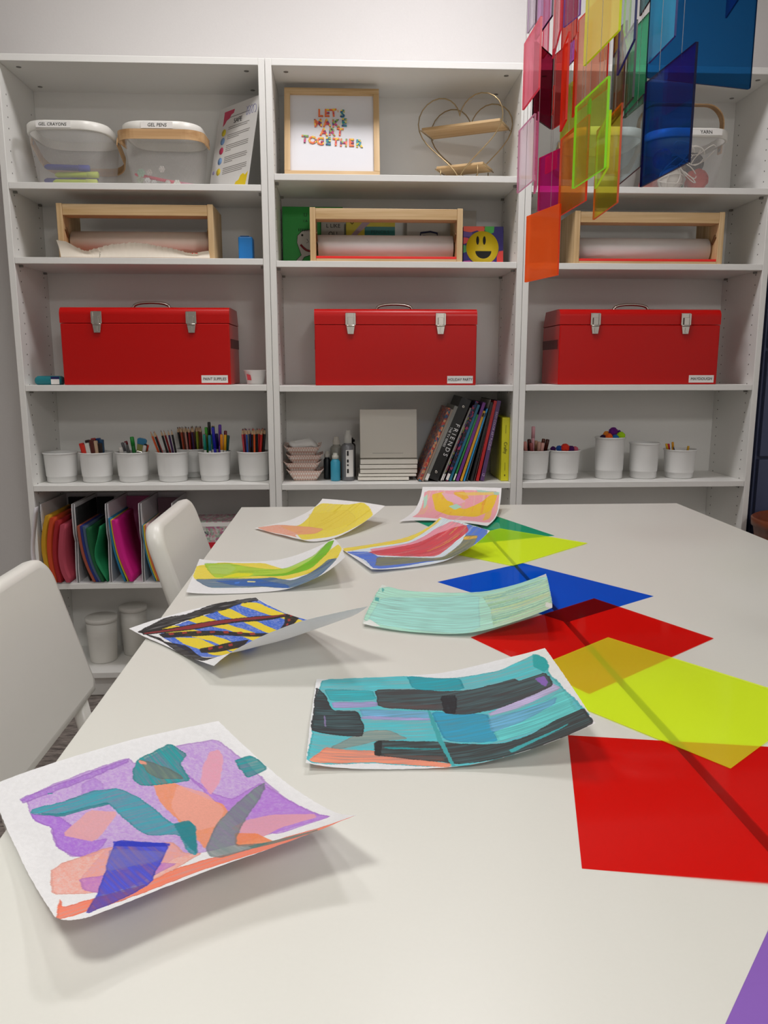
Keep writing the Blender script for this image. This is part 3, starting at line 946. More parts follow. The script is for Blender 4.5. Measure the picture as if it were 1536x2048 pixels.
# ================================================================ loose coloured sheets
FT = 0.0008
M_sgreen = film('green_film', (0.10, 0.74, 0.56), gloss=0.4, rough=0.06)
M_slime = film('lime_film', (0.97, 1.0, 0.16), diff=(1.05, 1.5, 0.06), dfac=0.30, gloss=0.22, rough=0.08)
M_sblue = film('blue_film', (0.015, 0.36, 1.0), gloss=0.2, rough=0.05)
M_sred = film('red_film', (1.0, 0.10, 0.085), diff=(1.0, 0.02, 0.015), dfac=0.12, gloss=0.3, rough=0.06)
M_spurple = film('purple_film', (0.66, 0.46, 0.94), gloss=0.35, rough=0.08)
def sheet(pts, level, m, label):
    z = 0.7403 + level * 0.0007
    mb = MB()
    v = [mb.bm.verts.new((x, y, z + (p[0] if p else 0))) for (x, y, *p) in pts]
    mb.face(v)
    # a faint thickness: the four edges
    w = [mb.bm.verts.new((x, y, z - 0.0005 + (p[0] if p else 0))) for (x, y, *p) in pts]
    n = len(v)
    for i in range(n):
        mb.face([v[i], v[(i + 1) % n], w[(i + 1) % n], w[i]])
    return tag(mb.obj('acrylic_sheet', m), label, 'acrylic sheet', 'coloured sheets laid along the table seam')
sheet([(1.401, -0.604), (1.4962, -0.8677), (1.293, -0.941), (1.198, -0.677)], 0, M_sgreen, 'dark green sheet under the pink painting, partly below the lime one')
sheet([(1.3888, -0.7872), (1.5453, -0.9514), (1.345, -1.136), (1.1885, -0.972)], 2, M_slime, 'smaller-looking lime sheet at the far end overlapping the green one')
sheet([(1.3695, -1.1123), (1.5348, -1.3429), (1.3545, -1.468), (1.1892, -1.2374)], 0, M_sblue, 'deep blue sheet under the mint painting')
sheet([(1.4324, -1.3518), (1.5383, -1.5494), (1.308, -1.7254), (1.2021, -1.5278)], 1, M_sred, 'red sheet in the middle, its far corner over the blue sheet')
sheet([(1.3925, -1.5398), (1.555, -1.767), (1.3872, -1.9035), (1.2247, -1.6763)], 2, M_slime, 'large near lime sheet between the two red sheets')
sheet([(1.2546, -1.8264), (1.529, -1.876), (1.4785, -2.095, 0.004), (1.2041, -2.0417)], 0, M_sred, 'red sheet nearest the camera under the tip of the lime one')
sheet([(1.322, -2.099), (1.483, -2.243), (1.297, -2.452), (1.136, -2.308)], 0, M_spurple, 'purple sheet in the near right corner')

# ================================================================ hanging acrylic plates
# colour of the pane, colour of its cut edge
PC = {
 'orange': ((.97, .16, .03), 'ff5a1e', .5), 'magenta': ((.85, .03, .36), 'e61e78', .16), 'coral': ((.95, .25, .22), 'ff6e64', .4),
 'pale_pink': ((.90, .74, .82), 'e6a0c3', .04), 'pink_edge': ((.93, .42, .62), 'eb6ea5', .08), 'pale_lilac': ((.86, .76, .88), 'dcc8e1', .05),
 'lilac': ((.80, .46, .80), '321e3c', .10), 'pink': ((1.0, .30, .42), 'ff506e', .4), 'pink_small': ((.97, .45, .55), 'ff648c', .10),
 'maroon': ((.30, .012, .05), '28080f', .02), 'dark_red': ((.62, .04, .04), 'b41414', .04), 'red_orange': ((.95, .08, .03), 'ff321e', .35),
 'red': ((.86, .16, .12), 'dc281e', .16), 'lavender': ((.70, .50, .86), '8c64b4', .10), 'purple': ((.42, .05, .42), '501446', .06),
 'orange_edge': ((.92, .22, .05), 'ff4614', .18), 'salmon': ((1.0, .52, .36), 'ff4632', .25), 'orange_small': ((.92, .48, .05), 'f08c14', .16),
 'yellow': ((1.0, .86, .26), 'e6fa1e', .42), 'lime': ((.78, .90, .14), 'a0ff28', .12), 'lime_edge': ((.85, .93, .25), 'd2ff14', .06),
 'green_edge': ((.50, .90, .30), '64f03c', .10), 'ochre': ((.85, .80, .08), 'e65a28', .10), 'orange_mid': ((.95, .34, .06), 'ff462d', .2),
 'olive': ((.66, .62, .05), 'b4be1e', .08), 'brown': ((.36, .22, .05), '783214', .04), 'clear_lime': ((.88, .95, .80), 'b4ff0a', .03),
 'clear_navy': ((.78, .88, .88), '0f1e6e', .03), 'clear_black': ((.72, .82, .74), '0c1418', .03), 'green': ((.06, .52, .26), '0a5a37', .08),
 'dark_teal': ((.05, .22, .24), '0a2328', .02), 'sky_blue': ((.06, .64, 1.0), '0a2882', .3), 'mid_blue': ((.12, .42, .78), '0f3c96', .08),
 'teal_blue': ((.015, .15, .42), '0a3755', .05), 'deep_blue': ((.012, .11, .62), '0a0f3c', .03), 'navy': ((.06, .08, .62), '0f1464', .03),
 'clear_teal': ((.70, .84, .88), '14232d', .02), 'pink_red': ((.95, .32, .36), 'fa5064', .12), 'red_thin': ((.9, .12, .08), 'f03c28', .12),
}
PLAB = {
 'orange': 'lowest hanging plate, bright orange, against the shelf upright', 'magenta': 'magenta plate directly above the lowest orange plate',
 'coral': 'tiny coral plate peaking above the magenta plate', 'pale_pink': 'nearly clear pale pink plate, leftmost of the mobile',
 'pink_edge': 'pink plate seen almost edge on beside the pale pink plate', 'pale_lilac': 'pale lilac plate at the top left of the mobile',
 'lilac': 'orchid purple plate with dark edge at the top left', 'pink': 'hot pink plate overlapping the top of the shelf upright',
 'pink_small': 'slim rose plate hanging behind the hot pink one', 'maroon': 'dark maroon plate with its long left edge facing out',
 'dark_red': 'narrow dark red plate behind the maroon plate', 'red_orange': 'scarlet plate with glowing upright edge right of the maroon plate',
 'red': 'red plate at the top behind the lavender plate', 'lavender': 'lavender plate hanging over the red plate at the top',
 'purple': 'small purple plate between the scarlet and salmon plates', 'orange_edge': 'orange plate seen edge on left of the salmon plate',
 'salmon': 'large salmon plate behind the yellow one', 'orange_small': 'small amber plate showing through the salmon plate',
 'yellow': 'big yellow plate with glowing lime edges at the top', 'lime': 'yellow-green plate with bright green right edge, in the middle',
 'lime_edge': 'narrow lime plate just right of the yellow-green plate', 'green_edge': 'thin green plate seen edge on through the yellow-green plate',
 'ochre': 'mustard yellow plate with an orange edge, low on the right', 'orange_mid': 'orange plate between the magenta and mustard plates',
 'olive': 'olive plate behind the yellow-green plate', 'brown': 'brown plate right of the salmon plate',
 'clear_lime': 'clear plate with a vivid lime left edge at the top', 'clear_navy': 'clear plate outlined with navy edges',
 'clear_black': 'greenish clear plate outlined with black edges', 'green': 'emerald green plate left of the blue ones',
 'dark_teal': 'dark teal plate at the very top between green and blue', 'sky_blue': 'sky blue plate with a navy edge near the top',
 'mid_blue': 'medium blue plate inside the outline of the sky blue one', 'teal_blue': 'widest plate, dark petrol blue with rounded corners',
 'deep_blue': 'deep blue plate hanging in front of the yarn basket', 'navy': 'small navy plate in front of the petrol blue one at the top',
 'clear_teal': 'faint aqua plate with a black lower edge left of the deep blue plate', 'pink_red': 'rosy red strip-like plate at the top beside the lavender plate',
 'red_thin': 'tiny red plate in front of the lower maroon plate',
}
def edge_mat(hexc):
    k = 'cut_edge_' + hexc
    m = mat(k, hexc, 0.25, var=0.02, transl=0.45)
    return m
for nm, bl, br, h in PLATES:
    T, ec, df = PC[nm]
    Ts = tuple(x ** 0.5 for x in T)          # each plate is crossed through two faces
    mx_ = max(T)
    fm = film('acrylic_' + nm, Ts, diff=tuple(x * (1.5 if df > 0.25 else 1.0) for x in T), dfac=df, gloss=0.25, rough=0.02)
    a = Vector(bl)
    b = Vector((br[0], br[1], bl[2]))
    d = (b - a)
    w = d.length
    ang = math.atan2(d.y, d.x)
    th = 0.003
    mb = MB()
    r = 0.004 if nm == 'teal_blue' else 0.0012
    out = rrect(w, h, r, 3, w / 2, h / 2)
    mb.prism(out, -th / 2, th / 2, 'xzy', 0)
    for f in mb.bm.faces:
        if len(f.verts) == 4: f.material_index = 1
    me = mb.mesh('acrylic_plate')
    o = link('acrylic_plate', me, [fm, edge_mat(ec)], None, a, (0, 0, ang))
    tag(o, PLAB[nm], 'acrylic plate', 'coloured acrylic plates of the hanging mobile')
    for xx in ((w * 0.5,) if w < 0.07 else (w * 0.28, w * 0.72)):
        MB().tube([(xx, 0, h - 0.006), (xx, 0, CEIL - bl[2] - 0.004)], 0.00028, 5).obj('thread', M_thread, o)
# ================================================================ mesh baskets
def mesh_mat():
    m = bpy.data.materials.new('wire_mesh')
    m.use_nodes = True
    nt = m.node_tree
    N, Lk = nt.nodes, nt.links
    b = N['Principled BSDF']
    b.inputs['Base Color'].default_value = lin('cfccc9') + (1,)
    b.inputs['Roughness'].default_value = 0.4
    uv = N.new('ShaderNodeUVMap')
    sp = N.new('ShaderNodeSeparateXYZ')
    Lk.new(uv.outputs[0], sp.inputs[0])
    def mth(op, a, bb=None, v=None):
        n = N.new('ShaderNodeMath')
        n.operation = op
        Lk.new(a, n.inputs[0])
        if bb is not None: Lk.new(bb, n.inputs[1])
        if v is not None: n.inputs[1].default_value = v
        return n.outputs[0]
    u = mth('MULTIPLY', sp.outputs[0], v=PI / 0.0050)
    w = mth('MULTIPLY', sp.outputs[1], v=PI / 0.0042)
    a = mth('ABSOLUTE', mth('SINE', mth('ADD', u, w)))
    c = mth('ABSOLUTE', mth('SINE', mth('SUBTRACT', u, w)))
    mn = mth('MINIMUM', a, c)
    hole = mth('GREATER_THAN', mn, v=0.25)
    tr = N.new('ShaderNodeBsdfTransparent')
    ms = N.new('ShaderNodeMixShader')
    Lk.new(hole, ms.inputs[0])
    Lk.new(b.outputs[0], ms.inputs[1])
    Lk.new(tr.outputs[0], ms.inputs[2])
    Lk.new(ms.outputs[0], N['Material Output'].inputs['Surface'])
    return m
M_mesh = mesh_mat()

def basket(loc, label, handle, wtop=0.25, dtop=0.25, h=0.18, wb=0.20, db=0.20, rotz=0.0):
    t = empty('mesh_basket', loc, label, 'basket', 'white mesh baskets on the top shelves', (0, 0, rotz))
    rings = []
    n = 9
    for k in range(8):
        f = k / 7
        ff = f ** 0.8
        rings.append([(x, y, 0.003 + f * (h - 0.028)) for x, y in rrect(wb + (wtop - 0.006 - wb) * ff, db + (dtop - 0.006 - db) * ff, 0.055 + 0.02 * f, n)])
    body = MB().loft(rings, uv=True).obj('mesh_wall', M_mesh, t)
    bt = MB()
    bt.loft([[(x, y, z) for x, y in rrect(wb - i, db - i, 0.05, n)] for i, z in ((0.02, 0.0006), (0.004, 0.0012), (0.0, 0.004))], cap0=True, cap1=True)
    bt.obj('base', M_plastic, t)
    rm = MB()
    rw, rd = wtop, dtop
    prof = [(0.008, h - 0.027), (0.001, h - 0.027), (0, h - 0.024), (0.0, h - 0.003), (0.003, h), (0.007, h), (0.009, h - 0.003), (0.0085, h - 0.02), (0.008, h - 0.027)]
    rm.loft([[(x, y, z) for x, y in rrect(rw - 2 * i, rd - 2 * i, 0.075 - i, n)] for i, z in prof])
    rm.obj('rim', M_plastic, t)
    # birch handle: a U band on two pivots at the left and right sides
    hw, hh, r = wtop / 2 + 0.008, 0.135, 0.06
    path = [(-hw, -0.012)]
    for k in range(9):
        a = PI - PI / 2 * k / 8
        path.append((-hw + r + r * math.cos(a), hh - r + r * math.sin(a)))
    for k in range(9):
        a = PI / 2 - PI / 2 * k / 8
        path.append((hw - r + r * math.cos(a), hh - r + r * math.sin(a)))
    path.append((hw, -0.012))
    rings = []
    for i, (x, z) in enumerate(path):
        a = path[max(0, i - 1)]
        b = path[min(len(path) - 1, i + 1)]
        tx, tz = b[0] - a[0], b[1] - a[1]
        L = math.hypot(tx, tz)
        nx, nz = -tz / L * 0.0016, tx / L * 0.0016
        rings.append([(x - nx, -0.014, z - nz), (x - nx, 0.014, z - nz), (x + nx, 0.014, z + nz), (x + nx, -0.014, z + nz)])
    hb = MB()
    hb.loft(rings, smooth=False, cap0=True, cap1=True)
    ho = hb.obj('handle', M_birch, t, 0.0, (0, 0, h - 0.022 - 0.012), (handle, 0, 0))
    for s in (-1, 1):
        MB().lathe([(0, 0), (0.006, 0), (0.006, 0.004), (0, 0.005)], 12, (0, 0, 0), Matrix.Translation((s * (wtop / 2 - 0.0005), 0, h - 0.034)) @ Matrix.Rotation(s * PI / 2, 4, 'Y') @ Matrix.Translation((0, 0, 0.006))).obj('rivet', M_grey, t)
    return t

b1 = basket((0.186, 0.137, 1.6632), 'mesh basket marked GEL CRAYONS, leftmost on the top shelf', -2.02)
MB().box(-0.075, 0.028, -0.1262, -0.1256, 0.158, 0.1765).obj('label_strip', M_labelw, b1)
text('lettering', 'GEL CRAYONS', 0.0125, (-0.026, -0.1264, 0.167), FRONT, M_ink, b1, shear=0.15)
b2 = basket((0.474, 0.130, 1.6632), 'mesh basket marked GEL PENS with its wooden handle folded in front', 1.62, wtop=0.245)
MB().box(-0.05, 0.045, -0.1262, -0.1256, 0.158, 0.1765).obj('label_strip', M_labelw, b2)
text('lettering', 'GEL PENS', 0.0135, (-0.002, -0.1264, 0.167), FRONT, M_ink, b2, shear=0.15)
b3 = basket((1.868, 0.138, 1.6682), 'mesh basket behind the yellow-green plates, left of the yarn basket', -2.02)
b4 = basket((2.135, 0.138, 1.6682), 'mesh basket marked YARN with its handle standing up', 0.05, wtop=0.262)
MB().box(-0.02, 0.085, -0.1262, -0.1256, 0.158, 0.1765).obj('label_strip', M_labelw, b4)
text('lettering', 'YARN', 0.0145, (0.035, -0.1264, 0.1665), FRONT, M_ink, b4, shear=-0.15)

def stick_mesh(name, L, r, capf, m1, m2, n=10):
    """A pen or crayon lying along X, cap at the +X end."""
    mb = MB()
    M = Matrix.Rotation(PI / 2, 4, 'Y')
    mb.lathe([(0, -L / 2), (r * 0.4, -L / 2), (r * 0.9, -L / 2 + r), (r * 0.92, L / 2 - capf * L)], n, M=M)
    me = mb.mesh(name)
    mb2 = MB()
    mb2.lathe([(r * 0.92, L / 2 - capf * L), (r * 1.05, L / 2 - capf * L), (r * 1.05, L / 2 - 0.002), (r * 0.8, L / 2), (0, L / 2)], n, M=M)
    return me, mb2.mesh('cap')
def lying(name, L, r, capf, m1, m2, loc, rot, label, cat, group):
    me, mc = stick_mesh(name, L, r, capf, m1, m2)
    o = link(name, me, m1, None, loc, rot)
    link('cap', mc, m2, o)
    return tag(o, label, cat, group)
def cm(h, **k): return mat('colour_' + h, h, k.get('rough', 0.4), var=0.03)

for (x, y, z, a, ha, hb_, nmc, lab) in (
    (0.175, 0.075, 1.7225, 0.12, '1e2d8c', '283cb4', 0, 'navy gel crayon lying on top of the crayons in the first basket'),
    (0.20, 0.085, 1.7035, -0.05, 'c8dc32', 'd2e646', 0, 'lime gel crayon lying below the navy one in the first basket'),
    (0.165, 0.092, 1.6865, 0.04, '23288c', '1e2878', 0, 'dark blue gel crayon low in the first basket'),
    (0.20, 0.066, 1.6775, 0.0, 'bed23c', 'd7e65a', 0, 'lime gel crayon at the bottom front of the first basket'),
    (0.146, 0.145, 1.6785, 0.9, 'e1465a', 'd23c50', 0, 'red gel crayon at the left of the first basket'),
    (0.243, 0.14, 1.6785, 1.2, 'eb78a0', 'e6648c', 0, 'pink gel crayon at the right of the first basket'),
    (0.20, 0.15, 1.6785, 0.1, '3c3c46', '28282d', 0, 'charcoal gel crayon at the back of the first basket'),
    (0.19, 0.13, 1.6975, -0.3, '463c96', '32288c', 0, 'violet gel crayon in the middle of the first basket')):
    lying('gel_crayon', 0.135, 0.0095, 0.25, cm(ha), cm(hb_), (x, y, z), (0, 0, a), lab, 'crayon', 'gel crayons in the first basket')
for (x, y, z, a, tl, ha, hb_, lab) in (
    (0.455, 0.06, 1.6885, -0.05, 0.20, 'e6506e', 'f0647d', 'pink gel pen sloping across the second basket'),
    (0.49, 0.075, 1.6850, 0.2, 0.12, 'd2508c', 'e68caa', 'rose gel pen beside the sloping pink pen'),
    (0.458, 0.115, 1.6720, 0.6, 0.0, '3c3c3c', 'c8c8c8', 'dark gel pen at the bottom of the second basket'),
    (0.488, 0.13, 1.6720, -0.5, 0.0, '505a50', 'd2d2d2', 'grey gel pen at the bottom of the second basket'),
    (0.47, 0.09, 1.6720, 0.05, 0.0, '5a5050', 'e1e1dc', 'grey gel pen lying along the front of the second basket'),
    (0.438, 0.14, 1.6720, 1.1, 0.0, 'a0c8a0', 'c8e1c8', 'mint gel pen at the left of the second basket')):
    lying('gel_pen', 0.145, 0.0052, 0.33, cm(ha), cm(hb_), (x, y, z), (0, tl, a), lab, 'pen', 'gel pens in the second basket')
for i, (x, y, z, s, c) in enumerate(((0.405, 0.055, 1.705, 0.012, 'b4d2be'), (0.397, 0.075, 1.690, 0.011, 'd7e6d2'), (0.43, 0.055, 1.706, 0.009, 'e6dcd7'), (0.47, 0.052, 1.716, 0.009, 'f0ebe6'), (0.425, 0.052, 1.682, 0.009, 'dcdcdc'), (0.445, 0.05, 1.676, 0.008, 'd2d2d2'), (0.487, 0.05, 1.676, 0.008, 'd2cdc8'), (0.515, 0.052, 1.675, 0.010, 'ebebe1'))):
    mb = MB()
    rr = random.Random(i)
    M = Matrix.Translation((x, y, z))
    for k in range(6):
        a = k * PI / 3
        mb.sphere((x + s * 0.62 * math.cos(a), y, z + s * 0.62 * math.sin(a)), s * 0.5, 8, sq=(1, 0.5, 1))
    mb.sphere((x, y - 0.001, z), s * 0.42, 8)
    tag(mb.obj('charm', mat('charm_' + c, c, 0.5)), ('mint flower charm pressed on the left wall of the pens basket', 'pale green flower charm low at the left of the pens basket', 'cream flower charm left of the pink pen end', 'white flower charm highest in the pens basket', 'pale grey flower charm below the pink pen', 'small grey charm at the bottom of the pens basket', 'small beige charm at the bottom of the pens basket', 'ivory charm at the bottom right of the pens basket')[i], 'charm', 'flower charms in the pens basket')

# yarn
def yarn_ball(c, r, m, label, seed):
    rr = random.Random(seed)
    mb = MB()
    mb.sphere(c, r * 0.93, 14)
    for k in range(7):
        ax = Vector((rr.uniform(-1, 1), rr.uniform(-1, 1), rr.uniform(-1, 1))).normalized()
        u = ax.orthogonal().normalized()
        w = ax.cross(u)
        off = rr.uniform(-0.5, 0.5)
        q = math.sqrt(1 - off * off)
        mb.tube([Vector(c) + (ax * off + (u * math.cos(2 * PI * j / 20) + w * math.sin(2 * PI * j / 20)) * q) * r for j in range(20)], 0.0022, 5, closed=True)
    return tag(mb.obj('yarn_ball', m), label, 'yarn', 'balls of yarn in the yarn basket')
for i, (x, y, z, r, c, lab) in enumerate((
    (2.10, 0.10, 1.714, 0.040, 'e6e0d6', 'cream yarn ball at the bottom middle of the yarn basket'), (2.185, 0.10, 1.710, 0.036, 'd24b46', 'red yarn ball at the bottom right of the yarn basket'),
    (2.06, 0.17, 1.710, 0.036, 'e1786e', 'coral yarn ball at the back left of the yarn basket'), (2.14, 0.17, 1.766, 0.038, '6e5a50', 'brown yarn ball high in the yarn basket'),
    (2.195, 0.16, 1.776, 0.034, '4b4b50', 'grey yarn ball high at the right of the yarn basket'), (2.14, 0.185, 1.708, 0.032, '328c6e', 'green yarn ball at the back of the yarn basket'),
    (2.07, 0.10, 1.775, 0.030, '5a6eb4', 'blue yarn ball high at the left of the yarn basket'))):
    yarn_ball((x, y, z), r, mat('yarn_' + c, c, 0.95, var=0.2, scale=400), lab, i)
rr = random.Random(5)
mb = MB()
for k in range(7):
    cx, cz, r = rr.uniform(2.09, 2.19), rr.uniform(1.71, 1.80), rr.uniform(0.015, 0.04)
    if cx + r > 2.225: cx = 2.225 - r
    yy = 0.050 + 0.012 * (1 - (cz - 1.67) / 0.15) + 0.004 * (k % 2)
    mb.tube([(cx + r * math.cos(a * 0.35), yy, cz + 0.8 * r * math.sin(a * 0.35 + k) * (1 + 0.1 * math.sin(a))) for a in range(18)], 0.0016, 5)
tag(mb.obj('loose_yarn', mat('yarn_loose', 'ece6dc', 0.95, var=0.1)), 'loose loops of cream yarn against the wall of the yarn basket', 'yarn', None, 'stuff')

# something light folded in the third basket
for i, (x, c, lab) in enumerate(((1.83, 'c8c8be', 'roll of grey ribbon at the left in the third basket'), (1.90, '96aaa5', 'roll of teal ribbon at the right in the third basket'))):
    tag(MB().lathe([(0.012, 0), (0.034, 0), (0.034, 0.05), (0.012, 0.05), (0.012, 0)], 24, (x, 0.14, 1.6735)).obj('ribbon_roll', mat('ribbon_' + c, c, 0.5)), lab, 'ribbon')

# ================================================================ leaning printed notice, top shelf
def quad_frame(name, bl, br, tl, label, cat):
    """An upright panel given by three corners; returns an empty whose local x runs along the foot, z up the panel."""
    bl, br, tl = Vector(bl), Vector(br), Vector(tl)
    ex = (br - bl).normalized()
    up = (tl - bl)
    up = (up - ex * up.dot(ex)).normalized()
    ey = up.cross(ex)
    M = Matrix((ex, ey, up)).transposed()
    t = empty(name, bl, label, cat, None, M.to_euler())
    return t, (br - bl).length, (tl - bl).length
t, w, h = quad_frame('notice_sheet', (0.592, 0.165, 1.6638), (0.735, 0.012, 1.6638), (0.632, 0.205, 1.925), 'white printed notice with coloured dots leaning at the right of the top left shelf', 'notice')
w, h = 0.212, 0.277
MB().box(0, w, 0, 0.0012, 0, h).obj('paper', M_paper, t)
text('heading', 'SAFE', 0.021, (w * 0.52, -0.0004, h * 0.80), FRONT, M_ink, t, sx=1.0)
mb = MB()
for y0, n, lens in ((0.862, 1, (0.5,)), (0.745, 2, (0.52, 0.48)), (0.655, 3, (0.56, 0.54, 0.30)), (0.535, 4, (0.56, 0.56, 0.56, 0.14)), (0.40, 4, (0.56, 0.58, 0.56, 0.22)), (0.27, 4, (0.6, 0.6, 0.6, 0.5))):
    for k in range(n):
        z = (y0 - 0.021 * k) * h
        mb.box(w * 0.30, w * (0.30 + lens[k]), -0.0003, 0.0, z - 0.0011, z + 0.0011)
mb.obj('text_lines', mat('grey_print', '8c8884', 0.8), t)
for zz, c in ((0.70, 'dcc828'), (0.60, '7fa5d7'), (0.49, 'cd3c64'), (0.37, '7fa5d7'), (0.245, 'e6cd3c')):
    MB().lathe([(0, 0), (0.0115, 0), (0.0115, 0.0003), (0, 0.0003)], 20, M=Matrix.Translation((w * 0.19, 0, zz * h)) @ Matrix.Rotation(PI / 2, 4, 'X')).obj('printed_dot', cm(c), t)
MB().prism([(0.03, 0.262), (0.085, 0.262), (0.082, 0.250), (0.070, 0.247), (0.062, 0.236), (0.048, 0.232), (0.040, 0.222), (0.030, 0.215)], -0.0003, 0, 'xzy').obj('printed_blot', cm('c8325a'), t)
MB().prism([(0.135, 0.0), (0.20, 0.0), (0.205, 0.045), (0.192, 0.035), (0.180, 0.042), (0.168, 0.038), (0.160, 0.024), (0.146, 0.020)], -0.0003, 0, 'xzy').obj('printed_blot', cm('ebcd1e'), t)
MB().lathe([(0, 0), (0.006, 0), (0.006, 0.0003), (0, 0.0003)], 14, M=Matrix.Translation((w * 0.06, 0, 0.25 * h)) @ Matrix.Rotation(PI / 2, 4, 'X')).obj('printed_dot', cm('b4aadc'), t)
sq = MB()
sq.tube([(0.150 + 0.004 * k * 0.5 + 0.008 * math.sin(k * 0.9), -0.0006, 0.240 + 0.014 * math.cos(k * 0.9)) for k in range(26)], 0.0007, 4)
sq.obj('printed_squiggle', cm('9696c8'), t)

# ================================================================ framed letters
t = empty('picture_frame', (0.998, 0.055, 1.7018), 'pine frame with colourful letters LET\'S MAKE ART TOGETHER', 'picture frame', None, (-0.27, 0, 0))
W2, FH, fw, fd = 0.150, 0.292, 0.018, 0.022
MB().box(-W2, W2, 0, fd, 0, fw).obj('frame_rail', M_pine, t, 0.001)
MB().box(-W2, W2, 0, fd, FH - fw, FH).obj('frame_rail', M_pine, t, 0.001)
for s in (-1, 1):
    MB().box(min(s * W2, s * (W2 - fw)), max(s * W2, s * (W2 - fw)), 0.0002, fd - 0.0002, fw + 0.0002, FH - fw - 0.0002).obj('frame_stile', M_pinev, t, 0.001)
MB().box(-W2 + fw, W2 - fw, 0.012, 0.014, fw, FH - fw).obj('backing_board', mat('mount_board', 'e4e4e8', 0.7, var=0.01), t)
def confetti(key, cols, seed):
    m = mat(key, cols[0], 0.5)
    nt = m.node_tree
    N, Lk = nt.nodes, nt.links
    tc = N.new('ShaderNodeTexCoord')
    mp = N.new('ShaderNodeMapping')
    mp.inputs['Location'].default_value = (seed * 1.7, seed, seed * 0.3)
    Lk.new(tc.outputs['Object'], mp.inputs['Vector'])
    vo = N.new('ShaderNodeTexVoronoi')
    vo.inputs['Scale'].default_value = 130
    Lk.new(mp.outputs[0], vo.inputs['Vector'])
    sp = N.new('ShaderNodeSeparateColor')
    Lk.new(vo.outputs['Color'], sp.inputs[0])
    cr = N.new('ShaderNodeValToRGB')
    cr.color_ramp.interpolation = 'CONSTANT'
    cr.color_ramp.elements[0].color = lin(cols[0]) + (1,)
    cr.color_ramp.elements[1].position = 1.0 / len(cols)
    cr.color_ramp.elements[1].color = lin(cols[1]) + (1,)
    for i, c in enumerate(cols[2:]):
        e = cr.color_ramp.elements.new((i + 2) / len(cols))
        e.color = lin(c) + (1,)
    Lk.new(sp.outputs[0], cr.inputs['Fac'])
    Lk.new(cr.outputs[0], N['Principled BSDF'].inputs['Base Color'])
    return m
cols4 = [confetti('letter_mix_a', ['f0d232', '32508c', '1e8c96', 'e6dc5a'], 1), confetti('letter_mix_b', ['f07846', 'c83250', 'f0c83c', '784678'], 2), confetti('letter_mix_c', ['c83c78', 'f0825a', '8cb450', '5a3c78'], 3), confetti('letter_mix_d', ['28a0a0', 'f0c828', '3c8c5a', '3264aa'], 4)]
pal = {"L": 0, "E": 0, "T": 1, "'": 1, "S": 3, "M": 0, "A": 1, "K": 2, "R": 2, "O": 0, "G": 1, "H": 2}
for ln, (s, z, x0, st) in enumerate((("LET'S", 0.214, -0.036, 0.0205), ("MAKE", 0.181, -0.044, 0.0275), ("ART", 0.150, -0.026, 0.0255), ("TOGETHER", 0.119, -0.086, 0.0245))):
    x = x0
    rr = random.Random(ln + 3)
    for ch in s:
        if ch == "'":
            text('letter', ch, 0.026, (x - 0.006, 0.0105, z), FRONT, cols4[1], t, 0.0016)
            x += 0.008
            continue
        o = text('letter', ch, 0.034, (x, 0.0105, z + rr.uniform(-0.002, 0.002) - (0.006 * (x / 0.09) if ln == 3 else 0)), (PI / 2, rr.uniform(-0.1, 0.1), 0), cols4[(pal[ch] + (ln + int(x * 100)) % 2) % 4], t, 0.0016, bold=0.0011)
        x += st

# ================================================================ heart shelf
def heart_pts(s, n=48):
    P = []
    for k in range(n):
        a = 2 * PI * k / n
        x = 16 * math.sin(a) ** 3
        z = 13 * math.cos(a) - 5 * math.cos(2 * a) - 2 * math.cos(3 * a) - math.cos(4 * a)
        P.append((x / 32 * s[0], (z + 17) / 29 * s[1]))
    return P
t = empty('heart_shelf', (1.402, 0.085, 1.6962), 'heart-shaped brass wire stand with two small wooden shelves', 'display shelf', None, (0, 0, -0.46))
hp = heart_pts((0.28, 0.252))
dx, dy = 0.0, 0.118
for k, (ox, oy) in enumerate(((0, 0), (dx, dy))):
    MB().tube([(x + ox, oy + 0.0, z + 0.004) for x, z in hp], 0.0019, 6, closed=True).obj('heart_wire', M_brass, t)
def wood_slab(x0, x1, z):
    mb = MB()
    mb.prism([(x0, 0.004), (x1, 0.004), (x1 + dx, dy - 0.004), (x0 + dx, dy - 0.004)], z, z + 0.008, 'xyz')
    return mb.obj('wood_shelf', M_pine, t, 0.0008)
wood_slab(-0.130, 0.130, 0.168)
wood_slab(-0.078, 0.078, 0.046)
for z, xx in ((0.167, 0.1325), (0.045, 0.080)):
    for s in (-1, 1):
        MB().tube([(s * xx, 0, z), (s * xx + dx, dy, z)], 0.0018, 6).obj('cross_wire', M_brass, t)
for s in (-1, 1):
    for oy in (0, 1):
        MB().tube([(s * 0.062 + dx * oy, dy * oy, 0.046), (s * 0.062 + dx * oy, dy * oy, 0.0018)], 0.0017, 6).obj('foot_wire', M_brass, t)
for oy in (0, 1):
    MB().tube([(-0.062 + dx * oy, dy * oy, 0.0018), (0.062 + dx * oy, dy * oy, 0.0018)], 0.0017, 6).obj('foot_wire', M_brass, t)
